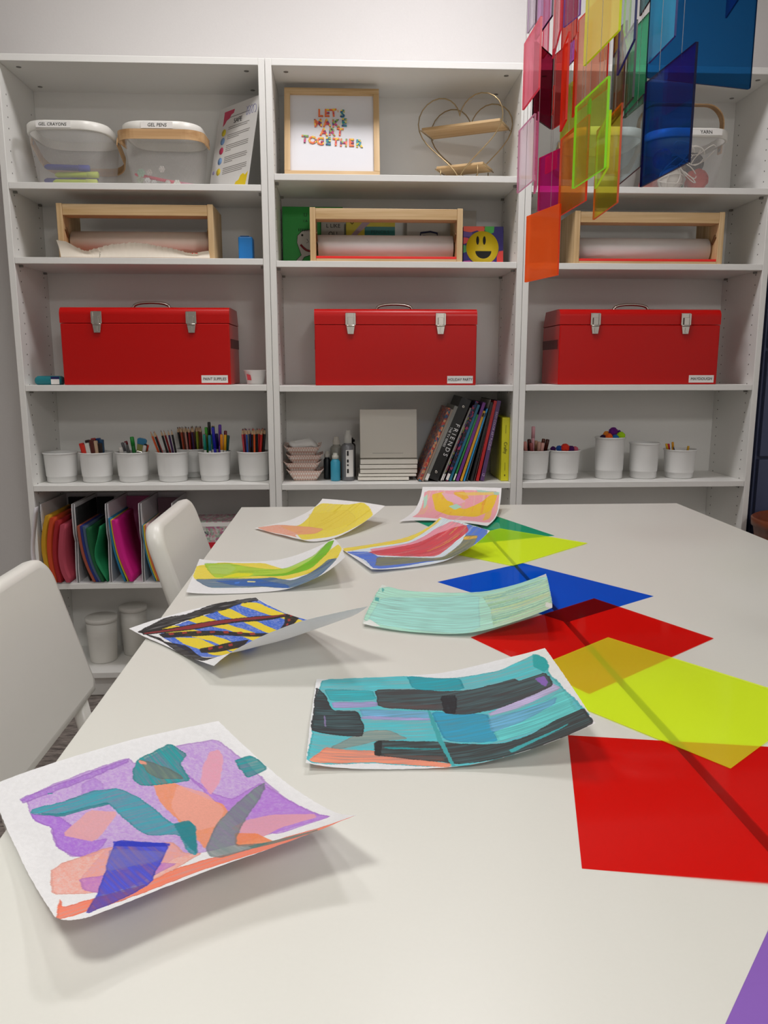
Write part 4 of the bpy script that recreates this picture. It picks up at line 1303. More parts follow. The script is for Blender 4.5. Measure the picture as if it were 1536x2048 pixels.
# ================================================================ paper roll holders, second shelves
M_redstrip = mat('red_plastic_strip', 'f0281e', 0.35, var=0.02)
def roll_holder(loc, w, label, torn=False, y=0.0):
    t = empty('paper_roll_holder', loc, label, 'paper roll holder', 'pine paper roll holders')
    h, d = 0.163, 0.17
    for s, a, b in ((0, 0, 0.018), (1, w - 0.018, w)):
        mb = MB()
        mb.prism([(0, 0), (d, 0), (d, h), (0, h)], a, b, 'yzx')
        sp = mb.obj('side_board', M_pinev, t, 0.0015)
        xx = 0.0185 if s == 0 else w - 0.0185
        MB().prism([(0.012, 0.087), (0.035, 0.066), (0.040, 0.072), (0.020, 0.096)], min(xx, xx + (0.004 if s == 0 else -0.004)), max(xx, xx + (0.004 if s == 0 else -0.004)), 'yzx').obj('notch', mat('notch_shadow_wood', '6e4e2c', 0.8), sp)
    MB().box(0.0182, w - 0.0182, 0.001, 0.055, 0.128, h - 0.002).obj('top_rail', M_pine, t, 0.0015)
    MB().box(0.0182, w - 0.0182, 0.002, 0.045, 0.0, 0.010).obj('bottom_rail', M_pine, t, 0.001)
    MB().box(0.0182, w - 0.0182, 0.003, 0.030, 0.0105, 0.018).obj('cutting_strip', M_redstrip, t, 0.0008)
    R = 0.040
    M = Matrix.Translation((w / 2, 0.075, 0.052)) @ Matrix.Rotation(PI / 2, 4, 'Y')
    L = (w - 0.036) / 2 - 0.006
    rl = MB().lathe([(0.012, -L), (R, -L), (R, L), (0.012, L), (0.012, -L)], 40, M=M).obj('paper_roll', M_kraft if torn else M_paper, t)
    MB().lathe([(0, -L - 0.006), (0.010, -L - 0.006), (0.010, L + 0.006), (0, L + 0.006)], 16, M=M).obj('rod', M_pine, t)
    if torn:
        r = random.Random(11)
        P = [(-0.001, 0.052), (0.028, 0.048), (0.060, 0.030), (0.088, 0.019), (0.104, 0.024), (0.125, 0.030), (0.148, 0.036), (0.175, 0.041), (0.20, 0.043), (0.225, 0.046), (0.25, 0.045), (0.275, 0.043), (0.30, 0.037), (0.325, 0.033), (0.35, 0.030), (0.37, 0.024), (0.40, 0.016), (0.42, 0.014), (0.44, 0.020), (0.462, 0.023)]
        xs = np.linspace(0, 1, 150)
        px = np.interp(xs, np.linspace(0, 1, len(P)), [p[0] for p in P])
        pz = np.interp(xs, np.linspace(0, 1, len(P)), [p[1] for p in P])
        mb = MB()
        cols_ = []
        for i in range(150):
            top = pz[i] + (r.uniform(-1, 1) * 0.0009 + 0.0022 * math.sin(i * 1.7) * math.sin(i * 0.61) if 15 < i < 140 else 0)
            c = []
            for k in range(7):
                f = k / 6
                zz = top * (1 - f) + (0.0192 if False else 0.001) * f
                yy = -0.0185 + 0.006 * math.sin(f * PI) + 0.004 * (1 - f)
                xx = px[i] if k == 0 else px[i] + (0.012 * f if i < 40 else 0) + (0.004 * f if i > 120 else 0)
                c.append(mb.bm.verts.new((xx, yy, zz)))
            cols_.append(c)
        for a, b in zip(cols_, cols_[1:]):
            for k in range(6): mb.face([a[k], b[k], b[k + 1], a[k + 1]], 0, True)
        # the sheet runs back under to the roll
        o = mb.obj('torn_sheet', M_cream, t)
    return t
roll_holder((0.149, 0.022, 1.4452), 0.478, 'pine paper roll holder with a ragged torn sheet, on the left bookcase', torn=True)
roll_holder((0.926, 0.020, 1.4392), 0.482, 'pine paper roll holder on the middle bookcase in front of the canvases')
roll_holder((1.768, 0.025, 1.4372), 0.488, 'pine paper roll holder on the right bookcase')

t = empty('blue_box', (0.718, 0.085, 1.4452), 'small bright blue box at the right end of the left shelf', 'box')
MB().box(-0.0225, 0.0225, -0.015, 0.04, 0, 0.076).obj('body', cm('1e82d2'), t, 0.004)
MB().box(-0.016, 0.012, -0.012, 0.03, 0.0765, 0.0785).obj('flap', cm('1464aa'), t)

# ================================================================ canvases and cards behind the middle holder
def canvas(name, x0, x1, y, z0, h, lean, m, label, cat='canvas', th=0.014, group=None):
    t = empty(name, ((x0 + x1) / 2, y, z0 + th * math.sin(lean)), label, cat, group, (-lean, 0, 0))
    w = (x1 - x0) / 2
    MB().box(-w, w, 0, th, 0, h).obj('panel', m, t, 0.0015)
    return t, w
t, w = canvas('painted_canvas', 0.826, 1.030, 0.215, 1.4395, 0.203, 0.06, mat('green_acrylic', '23a03c', 0.5, var=0.08, scale=14), 'green canvas with a hand-drawn smiling face at the left of the middle shelf', 'painting')
face = [(-0.005, 0.128), (-0.036, 0.124), (-0.052, 0.108), (-0.054, 0.085), (-0.046, 0.062), (-0.040, 0.045), (-0.055, 0.030), (-0.066, 0.002), (0.02, 0.002), (0.01, 0.012), (-0.036, 0.012), (-0.040, 0.022), (-0.030, 0.038), (-0.012, 0.044), (0.012, 0.05), (0.020, 0.08), (0.018, 0.11)]
MB().prism(face, -0.0006, 0, 'xzy').obj('drawn_face', mat('drawn_white', 'cdc8c3', 0.7), t)
MB().tube([(x, -0.0012, z) for x, z in face], 0.0009, 4, closed=True).obj('drawn_outline', M_ink, t)
MB().tube([(-0.042 + 0.010 * k, -0.0014, 0.082 - 0.024 * math.sin(PI * (k + 0.3) / 6.5)) for k in range(7)], 0.0035, 6).obj('drawn_mouth', mat('drawn_mouth', '8c1e28', 0.6), t)
for xx in (-0.036, -0.006):
    MB().sphere((xx, -0.001, 0.110), 0.0038, 8, sq=(1, 0.3, 1)).obj('drawn_eye', M_ink, t)
MB().tube([(-0.021, -0.0012, 0.098), (-0.014, -0.0012, 0.088), (-0.022, -0.0012, 0.084)], 0.0007, 4).obj('drawn_nose', M_ink, t)
hr = MB()
for k in range(7): hr.tube([(-0.046 + 0.006 * k, -0.0012, 0.122), (-0.048 + 0.006 * k, -0.0012, 0.131)], 0.0012, 4)
hr.obj('drawn_hair', M_ink, t)
text('lettering', 'LI', 0.016, (-0.024, -0.0006, 0.176), FRONT, M_ink, t)
text('lettering', 'I A', 0.012, (-0.024, -0.0006, 0.156), FRONT, M_ink, t)
t, w = canvas('lettered_canvas', 0.956, 1.034, 0.200, 1.4395, 0.172, 0.05, mat('card_grey', 'b4afa5', 0.7), 'grey white canvas lettered LIKE behind the paper roll', 'canvas')
text('lettering', 'L LIKE', 0.018, (0.002, -0.0006, 0.138), FRONT, M_ink, t)
text('lettering', '. OL!', 0.020, (-0.004, -0.0006, 0.112), FRONT, M_ink, t)
t, w = canvas('pencil_box', 1.040, 1.205, 0.195, 1.4395, 0.170, 0.05, mat('box_yellow', 'dcc832', 0.5), 'flat yellow and teal pencil box standing behind the paper roll', 'box')
MB().box(-0.02, w - 0.0005, -0.0006, -0.0001, 0.03, 0.136).obj('teal_print', cm('147d78'), t)
MB().prism([(-0.073, 0.10), (-0.055, 0.10), (0.0, 0.150), (0.0, 0.158), (-0.02, 0.158)], -0.0012, -0.0007, 'xzy').obj('pencil_print', cm('b496a0'), t)
text('lettering', 'PENCILS', 0.017, (0.032, -0.0008, 0.118), FRONT, cm('0a4b50'), t)
MB().lathe([(0.003, 0), (0.007, 0), (0.007, 0.0005), (0.003, 0.0005)], 4, M=Matrix.Translation((-0.062, -0.0002, 0.149)) @ Matrix.Rotation(PI / 2, 4, 'X')).obj('square_print', cm('785a14'), t)
t, w = canvas('white_canvas', 1.245, 1.415, 0.200, 1.4395, 0.176, 0.05, mat('canvas_white', 'c8c3b9', 0.8), 'white canvas with a dark blue scribble behind the paper roll', 'canvas')
MB().tube([(-0.04, -0.0012, 0.100), (-0.038, -0.0012, 0.118), (-0.005, -0.0012, 0.122), (0.018, -0.0012, 0.117), (0.020, -0.0012, 0.098), (-0.002, -0.0012, 0.104), (-0.03, -0.0012, 0.108)], 0.003, 6).obj('scribble', cm('1e2350'), t)
t, w = canvas('blank_canvas', 1.330, 1.486, 0.232, 1.4395, 0.197, 0.03, mat('canvas_white', 'c8c3b9', 0.8), 'blank white canvas against the back, just left above the smiley canvas', 'canvas')

def smiley_canvas():
    t, w = canvas('smiley_canvas', 1.4235, 1.5565, 0.105, 1.4395, 0.125, 0.08, mat('smiley_ground', '2d1e78', 0.5, var=0.1), 'multicoloured canvas with a yellow smiley at the right of the middle shelf', 'painting')
    blobs = [('f0502d', [(-0.066, 0.125), (-0.066, 0.11), (-0.045, 0.105), (-0.02, 0.112), (0.0, 0.10), (0.006, 0.125)]),
             ('3cb43c', [(0.0, 0.125), (0.004, 0.113), (0.02, 0.100), (0.034, 0.106), (0.036, 0.125)]),
             ('dc2828', [(-0.066, 0.090), (-0.05, 0.088), (-0.045, 0.075), (-0.066, 0.068)]),
             ('3c9b46', [(-0.066, 0.066), (-0.055, 0.062), (-0.052, 0.045), (-0.066, 0.040)]),
             ('c83ca0', [(-0.066, 0.0), (-0.066, 0.014), (-0.045, 0.016), (-0.02, 0.0)]),
             ('e63228', [(0.066, 0.048), (0.052, 0.046), (0.045, 0.03), (0.045, 0.0), (0.066, 0.0)]),
             ('be46a0', [(0.012, 0.0), (0.022, 0.012), (0.036, 0.014), (0.044, 0.0)]),
             ('5a288c', [(-0.066, 0.108), (-0.066, 0.092), (-0.04, 0.092), (-0.036, 0.106)])]
    for c, pts in blobs:
        MB().prism(pts, -0.0005, 0, 'xzy').obj('painted_blob', cm(c), t)
    Mx = Matrix.Rotation(PI / 2, 4, 'X')
    MB().lathe([(0, 0), (0.0535, 0), (0.0535, 0.0008), (0, 0.0008)], 48, M=Matrix.Translation((-0.003, 0, 0.0565)) @ Mx).obj('yellow_face', cm('f0d21e'), t)
    for xx in (-0.019, 0.003):
        MB().lathe([(0, 0), (0.0065, 0), (0.0065, 0.0004), (0, 0.0004)], 20, M=Matrix.Translation((xx, -0.0009, 0.080)) @ Matrix.Diagonal((0.75, 1, 2.1, 1)) @ Mx).obj('painted_eye', M_ink, t)
    MB().prism([(-0.0265 + 0.053 * k / 16, 0.046) for k in range(17)] + [(0.0265 * math.cos(PI * k / 16), 0.046 - 0.024 * math.sin(PI * k / 16)) for k in range(1, 16)], -0.0014, -0.0009, 'xzy').obj('painted_mouth', M_ink, t)
smiley_canvas()

# ================================================================ red toolboxes
def toolbox(loc, w, label, words, rot=0.0):
    t = empty('toolbox', loc, label, 'toolbox', 'red metal toolboxes', (0, 0, rot))
    d, h, hl = 0.215, 0.242, 0.192
    r = 0.022
    def prof(z0, z1, top):
        if not top: return [(0, z0), (d, z0), (d, z1), (0, z1)]
        P = [(0, z0), (d, z0), (d, z1 - 0.05)]
        P += [(d - 0.03, z1)]
        for k in range(7):
            a = PI / 2 + PI / 2 * k / 6
            P.append((r + r * math.cos(a), z1 - r + r * math.sin(a)))
        return P
    bd = MB()
    bd.prism(prof(0.0, hl - 0.0006, False), 0, w, 'yzx')
    body = bd.obj('body', M_red, t, 0.003)
    ld = MB()
    ld.prism(prof(hl + 0.0006, h, True), -0.0008, w + 0.0008, 'yzx')
    ld.obj('lid', M_red, t, 0.002)
    for xx in (-0.0012, w):
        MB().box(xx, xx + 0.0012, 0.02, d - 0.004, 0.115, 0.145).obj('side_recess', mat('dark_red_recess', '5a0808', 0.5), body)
    for xx in (0.115, w - 0.118):
        lt = empty_part = MB()
        lt.prism([(-0.015, -0.004), (0.015, -0.004), (0.016, 0.032), (-0.016, 0.032)], -0.004, 0.0, 'xzy')
        lt.box(-0.0165, -0.0105, -0.007, -0.0041, -0.006, 0.030)
        lt.box(0.0105, 0.0165, -0.007, -0.0041, -0.006, 0.030)
        lt.prism([(-0.014, -0.004), (0.014, -0.004), (0.0095, -0.034), (-0.0095, -0.034)], -0.0065, -0.001, 'xzy')
        lo = lt.obj('latch', M_chrome, t, 0.0008, (xx, 0, hl + 0.0045))
        mb = MB()
        mb.box(-0.008, 0.008, -0.011, -0.0071, -0.006, 0.018)
        mb.lathe([(0, -0.012), (0.003, -0.012), (0.003, 0.012), (0, 0.012)], 10, M=Matrix.Translation((0, -0.008, -0.008)) @ Matrix.Rotation(PI / 2, 4, 'Y'))
        mb.box(-0.0025, 0.0025, -0.0085, -0.0066, -0.030, -0.014)
        mb.obj('latch_clip', M_chrome, lo, 0.0006)
    hd = MB()
    n = 20
    pts = [(w / 2 - 0.085, 0.10, h + 0.001), (w / 2 - 0.062, 0.10, h + 0.002)]
    for k in range(n + 1):
        a = PI - PI * k / n
        pts.append((w / 2 + 0.058 * math.cos(a), 0.10, h + 0.002 + 0.019 * math.sin(a) ** 0.6))
    pts += [(w / 2 + 0.062, 0.10, h + 0.002), (w / 2 + 0.085, 0.10, h + 0.001)]
    hd.tube(pts, 0.0048, 8)
    hd.obj('handle', M_chrome, t)
    MB().box(w - 0.094, w - 0.010, -0.0006, -0.0001, 0.006, 0.030).obj('label_strip', M_labelw, t)
    text('lettering', words, 0.0125, (w - 0.052, -0.0008, 0.018), FRONT, M_ink, t, shear=0.1, sx=0.85 if len(words) > 12 else 1.0)
    return t
toolbox((0.139, 0.012, 1.0563), 0.527, 'red toolbox marked PAINT SUPPLIES on the left bookcase', 'PAINT SUPPLIES')
toolbox((0.936, 0.012, 1.0533), 0.522, 'red toolbox marked HOLIDAY PARTY on the middle bookcase', 'HOLIDAY PARTY')
toolbox((1.729, 0.012, 1.0548), 0.532, 'red toolbox marked MAYDOUGH on the right bookcase', 'MAYDOUGH')

# teal packet and paper cup beside the first toolbox
t = empty('packet', (0.079, 0.058, 1.0563), 'small teal wrapped packet at the left end of the toolbox shelf', 'packet')
mb = MB()
mb.loft([[(x, y, z) for x, y in rrect(0.084 - i, 0.05 - i, 0.006, 3)] for i, z in ((0.012, 0.0), (0.002, 0.006), (0.0, 0.014), (0.004, 0.022), (0.016, 0.028))], cap0=True, cap1=True)
mb.obj('wrapper', cm('147882'), t)
MB().box(0.012, 0.038, -0.0268, -0.0252, 0.002, 0.018).obj('white_panel', M_labelw, t)
MB().box(0.012, 0.038, -0.0268, -0.0240, 0.0185, 0.026).obj('navy_band', cm('14145a'), t)
t = empty('paper_cup', (0.734, 0.095, 1.0563), 'small white cup with a red print right of the first toolbox', 'cup')
MB().lathe([(0, 0), (0.026, 0), (0.0275, 0.003), (0.036, 0.043), (0.0375, 0.0445), (0.0365, 0.046), (0.035, 0.044), (0.026, 0.004), (0, 0.004)], 28).obj('cup_body', M_frost, t)
MB().prism([(-0.022, 0.014), (-0.009, 0.013), (-0.012, 0.030), (-0.024, 0.034)], -0.032, -0.0315, 'xzy').obj('red_print', cm('c83c46'), t)
# ================================================================ cups with pencils, markers, brushes
def cup_mesh(rb, rt, h):
    mb = MB()
    k = rb + (rt - rb) * 0.2
    mb.lathe([(0, 0.0), (rb - 0.002, 0.0), (rb, 0.002), (rb + 0.0004, h * 0.19), (k + 0.0002, h * 0.193), (k + 0.0006, h * 0.215), (rt - 0.0022, h * 0.94), (rt - 0.002, h * 0.955), (rt + 0.0005, h * 0.965), (rt + 0.0012, h * 0.985), (rt, h), (rt - 0.003, h), (rt - 0.0035, h * 0.9), (k - 0.0015, 0.02), (rb - 0.003, 0.004), (0, 0.004)], 40)
    return mb.mesh('pencil_cup')
CUP = cup_mesh(0.0465, 0.0555, 0.0985)
ZD = 0.7353
def cup(x, y, z, label, me=CUP, group='white plastic cups in the bookcases'):
    o = link('plastic_cup', me, M_frost, None, (x, y, z))
    return tag(o, label, 'cup', group)
CX = (0.0795, 0.197, 0.317, 0.449, 0.589, 0.7205)
for x, lab in zip(CX, ('white plastic cup standing empty, leftmost on the pencil shelf', 'white plastic cup with thick markers, second on the pencil shelf', 'white plastic cup with brushes and pens, third on the pencil shelf', 'white plastic cup with a pinkish tint, fourth on the pencil shelf', 'white plastic cup with tall felt pens, fifth on the pencil shelf', 'white plastic cup full of mostly red and black pencils, next to the divider')):
    cup(x, 0.098, ZD, lab)
cup(0.499, 0.205, ZD, 'white plastic cup of coloured pencils standing behind the fourth cup')

# meshes of the tools
def pencil_body():
    return MB().lathe([(0, 0), (0.0036, 0), (0.0036, 0.150)], 6, smooth=False).mesh('coloured_pencil')
def pencil_tip():
    return MB().lathe([(0.0036, 0.1502), (0.0012, 0.163)], 6).mesh('wood_tip')
def pencil_lead():
    return MB().lathe([(0.0012, 0.1631), (0.0002, 0.168)], 6).mesh('lead')
PB, PT, PLd = pencil_body(), pencil_tip(), pencil_lead()
M_tip = mat('pencil_wood_tip', 'd2b08c', 0.7)
PT.materials.append(M_tip)
PENCIL = {}
def pencil(x, y, z, ax, ay, c, label, group):
    if c not in PENCIL:
        b = PB.copy()
        b.materials.append(cm(c))
        l = PLd.copy()
        l.materials.append(cm(c))
        PENCIL[c] = (b, l)
    b, l = PENCIL[c]
    o = link('coloured_pencil', b, None, None, (x, y, z), (ay, ax, 0))
    link('wood_tip', PT, None, o)
    link('lead', l, None, o)
    tag(o, label, 'pencil', group)
CN = {'c81e1e': 'red', '141414': 'black', '1e50a0': 'blue', 'e6e1dc': 'white', 'e65a1e': 'orange', 'c83c46': 'rose red', '8c1414': 'dark red', '5a2814': 'brown',
      'a03c1e': 'rust', '96a01e': 'olive green', '3c1e50': 'violet', 'be8c82': 'dusty pink', '0f1e50': 'navy', 'd26464': 'salmon'}
def fill_pencils(cx, cy, cols, seed, where, lean=0.0, top=0.0, r0=0.034):
    r = random.Random(seed)
    n = len(cols)
    for i, c in enumerate(cols):
        fx = -1 + 2 * (i + 0.5) / n
        bx = cx + fx * r0 * 0.72 + lean * -0.02
        by = cy + r.uniform(-1, 1) * math.sqrt(max(0.05, 1 - fx * fx)) * r0 * 0.72
        ax = lean + fx * 0.09 + r.uniform(-0.03, 0.03)
        ay = r.uniform(-0.05, 0.05)
        pencil(bx, by, ZD + 0.006, ax, ay, c, '%s coloured pencil standing in %s' % (CN[c], where), '%s pencils in %s' % (CN[c], where))
R_, K_, B_, Wt, O_, Rr, DR, Br, Ru, Ol, Vi, Du, Na, Sa = 'c81e1e', '141414', '1e50a0', 'e6e1dc', 'e65a1e', 'c83c46', '8c1414', '5a2814', 'a03c1e', '96a01e', '3c1e50', 'be8c82', '0f1e50', 'd26464'
fill_pencils(0.7205, 0.088, [Rr, Vi, K_, B_, B_, Wt, R_, R_, R_, O_, K_, K_, Rr, R_, DR, K_], 1, 'the cup next to the divider')
fill_pencils(0.7205, 0.115, [K_, Rr, K_, R_, Wt, K_, R_, Sa, K_, K_, Rr, K_, R_, K_], 2, 'the cup next to the divider')
fill_pencils(0.7205, 0.100, [DR, K_, K_, R_, B_, K_, R_, K_, Rr, K_, R_, K_, O_, K_], 8, 'the cup next to the divider')
fill_pencils(0.499, 0.210, [K_, Ru, K_, DR, Br, K_, Sa, K_, Vi, K_, Ol, DR, K_], 9, 'the cup behind the fourth cup', -0.07, 0, 0.040)
fill_pencils(0.499, 0.195, [K_, K_, Ru, Br, K_, Du, Na, DR, K_, Br, K_, Vi, Ol, Br, DR], 3, 'the cup behind the fourth cup', -0.06, 0, 0.040)
fill_pencils(0.499, 0.225, [Na, Ru, K_, Vi, Br, Ol, K_, DR, Na, K_, Br], 4, 'the cup behind the fourth cup', -0.08, 0, 0.040)
fill_pencils(0.449, 0.098, [O_, Sa, K_, Ru, K_, DR, Vi, K_], 5, 'the fourth cup', -0.25, 0, 0.034)

def pen(x, y, z, ax, ay, L, r, cb, cc, capL, label, group, name='marker', cat='marker', cap_top=True):
    mb = MB()
    M = None
    if cap_top:
        mb.lathe([(0, 0), (r * 0.8, 0), (r * 0.92, 0.003), (r * 0.92, L - capL)], 12)
    else:
        mb.lathe([(0, capL), (r * 0.92, capL), (r * 0.92, L - 0.002), (r * 0.7, L), (0, L)], 12)
    o = mb.obj(name, cm(cb), None, 0, (x, y, z), (ay, ax, 0))
    mb = MB()
    if cap_top:
        mb.lathe([(r * 0.92, L - capL), (r, L - capL), (r, L - 0.003), (r * 0.8, L), (0, L)], 12)
    else:
        mb.lathe([(0, 0), (r * 0.8, 0), (r, 0.003), (r, capL), (r * 0.92, capL)], 12)
    mb.obj('cap', cm(cc), o)
    return tag(o, label, cat, group)
# second cup: fat square-ended markers leaning left
for i, (dx, dy, c, top, hh, nm) in enumerate(((-0.030, 0.0, 'e12d1e', 0, 0.125, 'red'), (-0.022, -0.022, 'e6321e', 0, 0.121, 'bright red'), (-0.006, -0.028, 'e6e3dc', 0, 0.125, 'white'), (-0.012, 0.02, '2d1414', 0, 0.133, 'black'), (0.010, -0.026, '5a1e14', 0, 0.135, 'brown'), (0.020, -0.022, 'd2b496', 0, 0.131, 'tan'), (0.008, 0.015, 'a01e1e', 0, 0.138, 'crimson'), (0.032, -0.012, '28140a', 0, 0.122, 'dark brown'), (0.034, 0.008, '14466e', 0, 0.133, 'navy'), (0.022, 0.025, '0f3c78', 0, 0.137, 'blue'))):
    t = empty('square_marker', (0.197 + dx * 0.6, 0.098 + dy * 0.6, ZD + 0.006), '%s thick marker in the second cup' % nm, 'marker', 'thick markers in the second cup', (0.0, -0.13 + dx * 3.4, 0))
    MB().box(-0.0065, 0.0065, -0.0065, 0.0065, 0, hh - 0.045).obj('barrel', cm('dcd7d2'), t, 0.002)
    MB().box(-0.0072, 0.0072, -0.0072, 0.0072, hh - 0.0448, hh).obj('cap', cm(c), t, 0.0025)
# third cup: pens, glitter, and a wide brush
pen(0.310, 0.088, ZD + 0.006, -0.12, 0, 0.124, 0.005, '8c8c8c', '96969b', 0.03, 'grey pen in the third cup', 'pens in the third cup', 'pen', 'pen')
pen(0.318, 0.080, ZD + 0.006, -0.22, 0, 0.128, 0.005, 'b4b4b4', '5a5a5f', 0.03, 'silver pen with a dark end leaning left in the third cup', 'pens in the third cup', 'pen', 'pen')
pen(0.322, 0.10, ZD + 0.006, -0.20, 0, 0.130, 0.006, '646464', '6e1423', 0.012, 'pen with a wine red end in the third cup', 'pens in the third cup', 'pen', 'pen')
pen(0.330, 0.105, ZD + 0.006, -0.10, 0, 0.142, 0.007, '1e7832', '28963c', 0.03, 'green pen sticking up in the third cup', 'pens in the third cup', 'pen', 'pen')
pen(0.336, 0.085, ZD + 0.006, 0.25, 0, 0.122, 0.006, '1e1e1e', '141414', 0.03, 'black pen leaning right in the third cup', 'pens in the third cup', 'pen', 'pen')
pen(0.336, 0.082, ZD + 0.006, 0.24, 0, 0.118, 0.006, 'c8c8c8', 'd7d2cd', 0.03, 'white pen leaning right in the third cup', 'pens in the third cup', 'pen', 'pen')
pen(0.334, 0.108, ZD + 0.006, 0.27, 0, 0.118, 0.006, 'c88c28', 'dc4628', 0.02, 'yellow pen with a red end in the third cup', 'pens in the third cup', 'pen', 'pen')
pen(0.306, 0.080, ZD + 0.006, -0.20, 0, 0.112, 0.008, 'c8c6c2', 'd7d2cd', 0.03, 'fat silver tube leaning left in the third cup', 'pens in the third cup', 'pen', 'pen')
t = empty('paint_brush', (0.322, 0.100, ZD + 0.006), 'wide clear-handled brush with a blue end in the third cup', 'brush', None, (0, 0.22, 0))
MB().prism([(-0.005, 0.0), (0.005, 0.0), (0.012, 0.10), (0.014, 0.118), (-0.014, 0.118), (-0.012, 0.10)], -0.003, 0.003, 'xzy').obj('brush_sleeve', cm('8c9150'), t, 0.001)
MB().prism([(-0.014, 0.1185), (0.014, 0.1185), (0.016, 0.135), (0.010, 0.140), (-0.010, 0.140), (-0.016, 0.135)], -0.004, 0.004, 'xzy').obj('blue_end', cm('2d78a0'), t, 0.0015)
MB().box(-0.011, 0.011, -0.0045, 0.0045, 0.085, 0.095).obj('ferrule', M_chrome, t, 0.001)
# fifth cup: felt pens with white lower barrels
FP = [(-0.034, -0.010, 0.150, 'd24678', 0.010, 'pink'), (-0.026, 0.010, 0.172, '3ca028', -0.02, 'light green'), (-0.028, -0.020, 0.150, '1e9682', -0.03, 'turquoise'), (-0.016, 0.0, 0.190, '141414', 0.0, 'black'),
      (-0.012, -0.026, 0.148, '1e8296', 0.0, 'teal'), (0.0, -0.018, 0.152, '14785f', 0.0, 'sea green'), (-0.002, 0.012, 0.178, 'd2b4a0', 0.0, 'cream'), (0.006, -0.006, 0.176, '0f503c', -0.03, 'dark green'),
      (0.014, -0.024, 0.174, '1e1eb4', -0.06, 'royal blue'), (0.022, -0.014, 0.182, '5a2d9b', 0.03, 'purple'), (0.030, -0.018, 0.150, 'f0961e', 0.02, 'orange'), (0.036, -0.008, 0.148, 'f0b41e', 0.06, 'yellow'),
      (0.036, 0.012, 0.160, '782832', 0.05, 'wine red'), (0.012, 0.018, 0.150, '14146e', -0.02, 'navy'), (0.040, 0.0, 0.146, '0f4b46', 0.10, 'petrol'), (0.020, 0.02, 0.150, 'dc5a14', 0.02, 'rust')]
for dx, dy, L, c, a, nm in FP:
    pen(0.589 + dx * 0.85, 0.098 + dy * 0.85, ZD + 0.006, a, 0.0, L, 0.0052, 'e1e1dc' if L < 0.156 else c, c, 0.052 if L < 0.156 else 0.07, '%s felt pen in the fifth cup of the pencil shelf' % nm, 'felt pens in the fifth cup', 'felt_pen', 'felt pen')
pen(0.575, 0.100, ZD + 0.120, 0.0, 0.0, 0.036, 0.0062, 'e65a1e', 'dc5014', 0.01, 'short orange grip around the black felt pen', 'felt pens in the fifth cup', 'pen_grip', 'pen grip')

# right bookcase cups
ZR = 0.7333
TALL = cup_mesh(0.0455, 0.0515, 0.142)
MID = cup_mesh(0.0445, 0.0515, 0.122)
cup(1.678, 0.10, ZR, 'white plastic cup of pink and brown crayons, leftmost in the right bookcase')
cup(1.785, 0.10, ZR, 'white plastic cup with a few pompoms, second in the right bookcase')
cup(1.944, 0.10, ZR, 'tall white plastic cup heaped with pompoms', TALL)
cup(2.066, 0.10, ZR, 'tall white plastic cup standing empty in the right bookcase', MID)
cup(2.193, 0.10, ZR, 'white plastic cup with loose pens inside, rightmost in the right bookcase')
for i, (dx, dy, L, c, a, nm, lean) in enumerate(((-0.034, -0.01, 0.122, 'b46464', -0.12, 'dusky rose', 0), (-0.018, -0.022, 0.124, 'd28c82', -0.16, 'rose pink', 0), (-0.008, 0.012, 0.128, '501e14', -0.05, 'dark brown', 0), (0.0, -0.02, 0.118, 'a05050', -0.1, 'brick', 0), (0.0, 0.008, 0.172, 'e6aab4', 0.0, 'tall pink', 0), (0.014, -0.024, 0.122, 'c89b8c', 0.04, 'sand', 0), (0.022, -0.018, 0.118, 'e1aaa0', 0.10, 'pale pink', 0), (0.034, 0.002, 0.130, '46190f', 0.18, 'chocolate', 0), (0.026, 0.02, 0.130, '5f2814', 0.15, 'chestnut', 0), (0.01, 0.026, 0.122, 'be9678', 0.05, 'beige', 0))):
    pen(1.676 + dx * 0.8, 0.10 + dy * 0.8, ZR + 0.006, a, 0, L, 0.0065, c, c, 0.04, '%s crayon standing in the leftmost cup of the right bookcase' % nm, 'crayons in the leftmost cup of the right bookcase', 'crayon', 'crayon')
def pompom(x, y, z, r, c, label, group):
    rr = random.Random(int(x * 1000) + int(z * 997))
    bm = bmesh.new()
    bmesh.ops.create_icosphere(bm, subdivisions=3, radius=r)
    for v in bm.verts: v.co *= 1 + rr.uniform(-0.10, 0.08)
    me = bpy.data.meshes.new('pompom')
    bm.to_mesh(me)
    bm.free()
    tag(link('pompom', me, mat('fluff_' + c, c, 1.0, var=0.2, scale=500), None, (x, y, z)), label, 'pompom', group)
for dx, dy, dz, r, c, nm in ((-0.043, -0.005, 0.104, 0.0095, '46145a', 'plum'), (-0.022, -0.010, 0.106, 0.011, '1e50a0', 'blue'), (-0.002, -0.014, 0.108, 0.015, 'dc321e', 'red'), (0.020, -0.012, 0.104, 0.012, '4b145a', 'dark purple'), (0.040, 0.0, 0.102, 0.0105, 'd26478', 'pink'), (0.008, 0.025, 0.106, 0.013, '461450', 'violet')):
    pompom(1.785 + dx * 0.95, 0.10 + dy, ZR + dz - 0.003, r, c, '%s pompom in the short cup of the right bookcase' % nm, 'pompoms in the short cup')
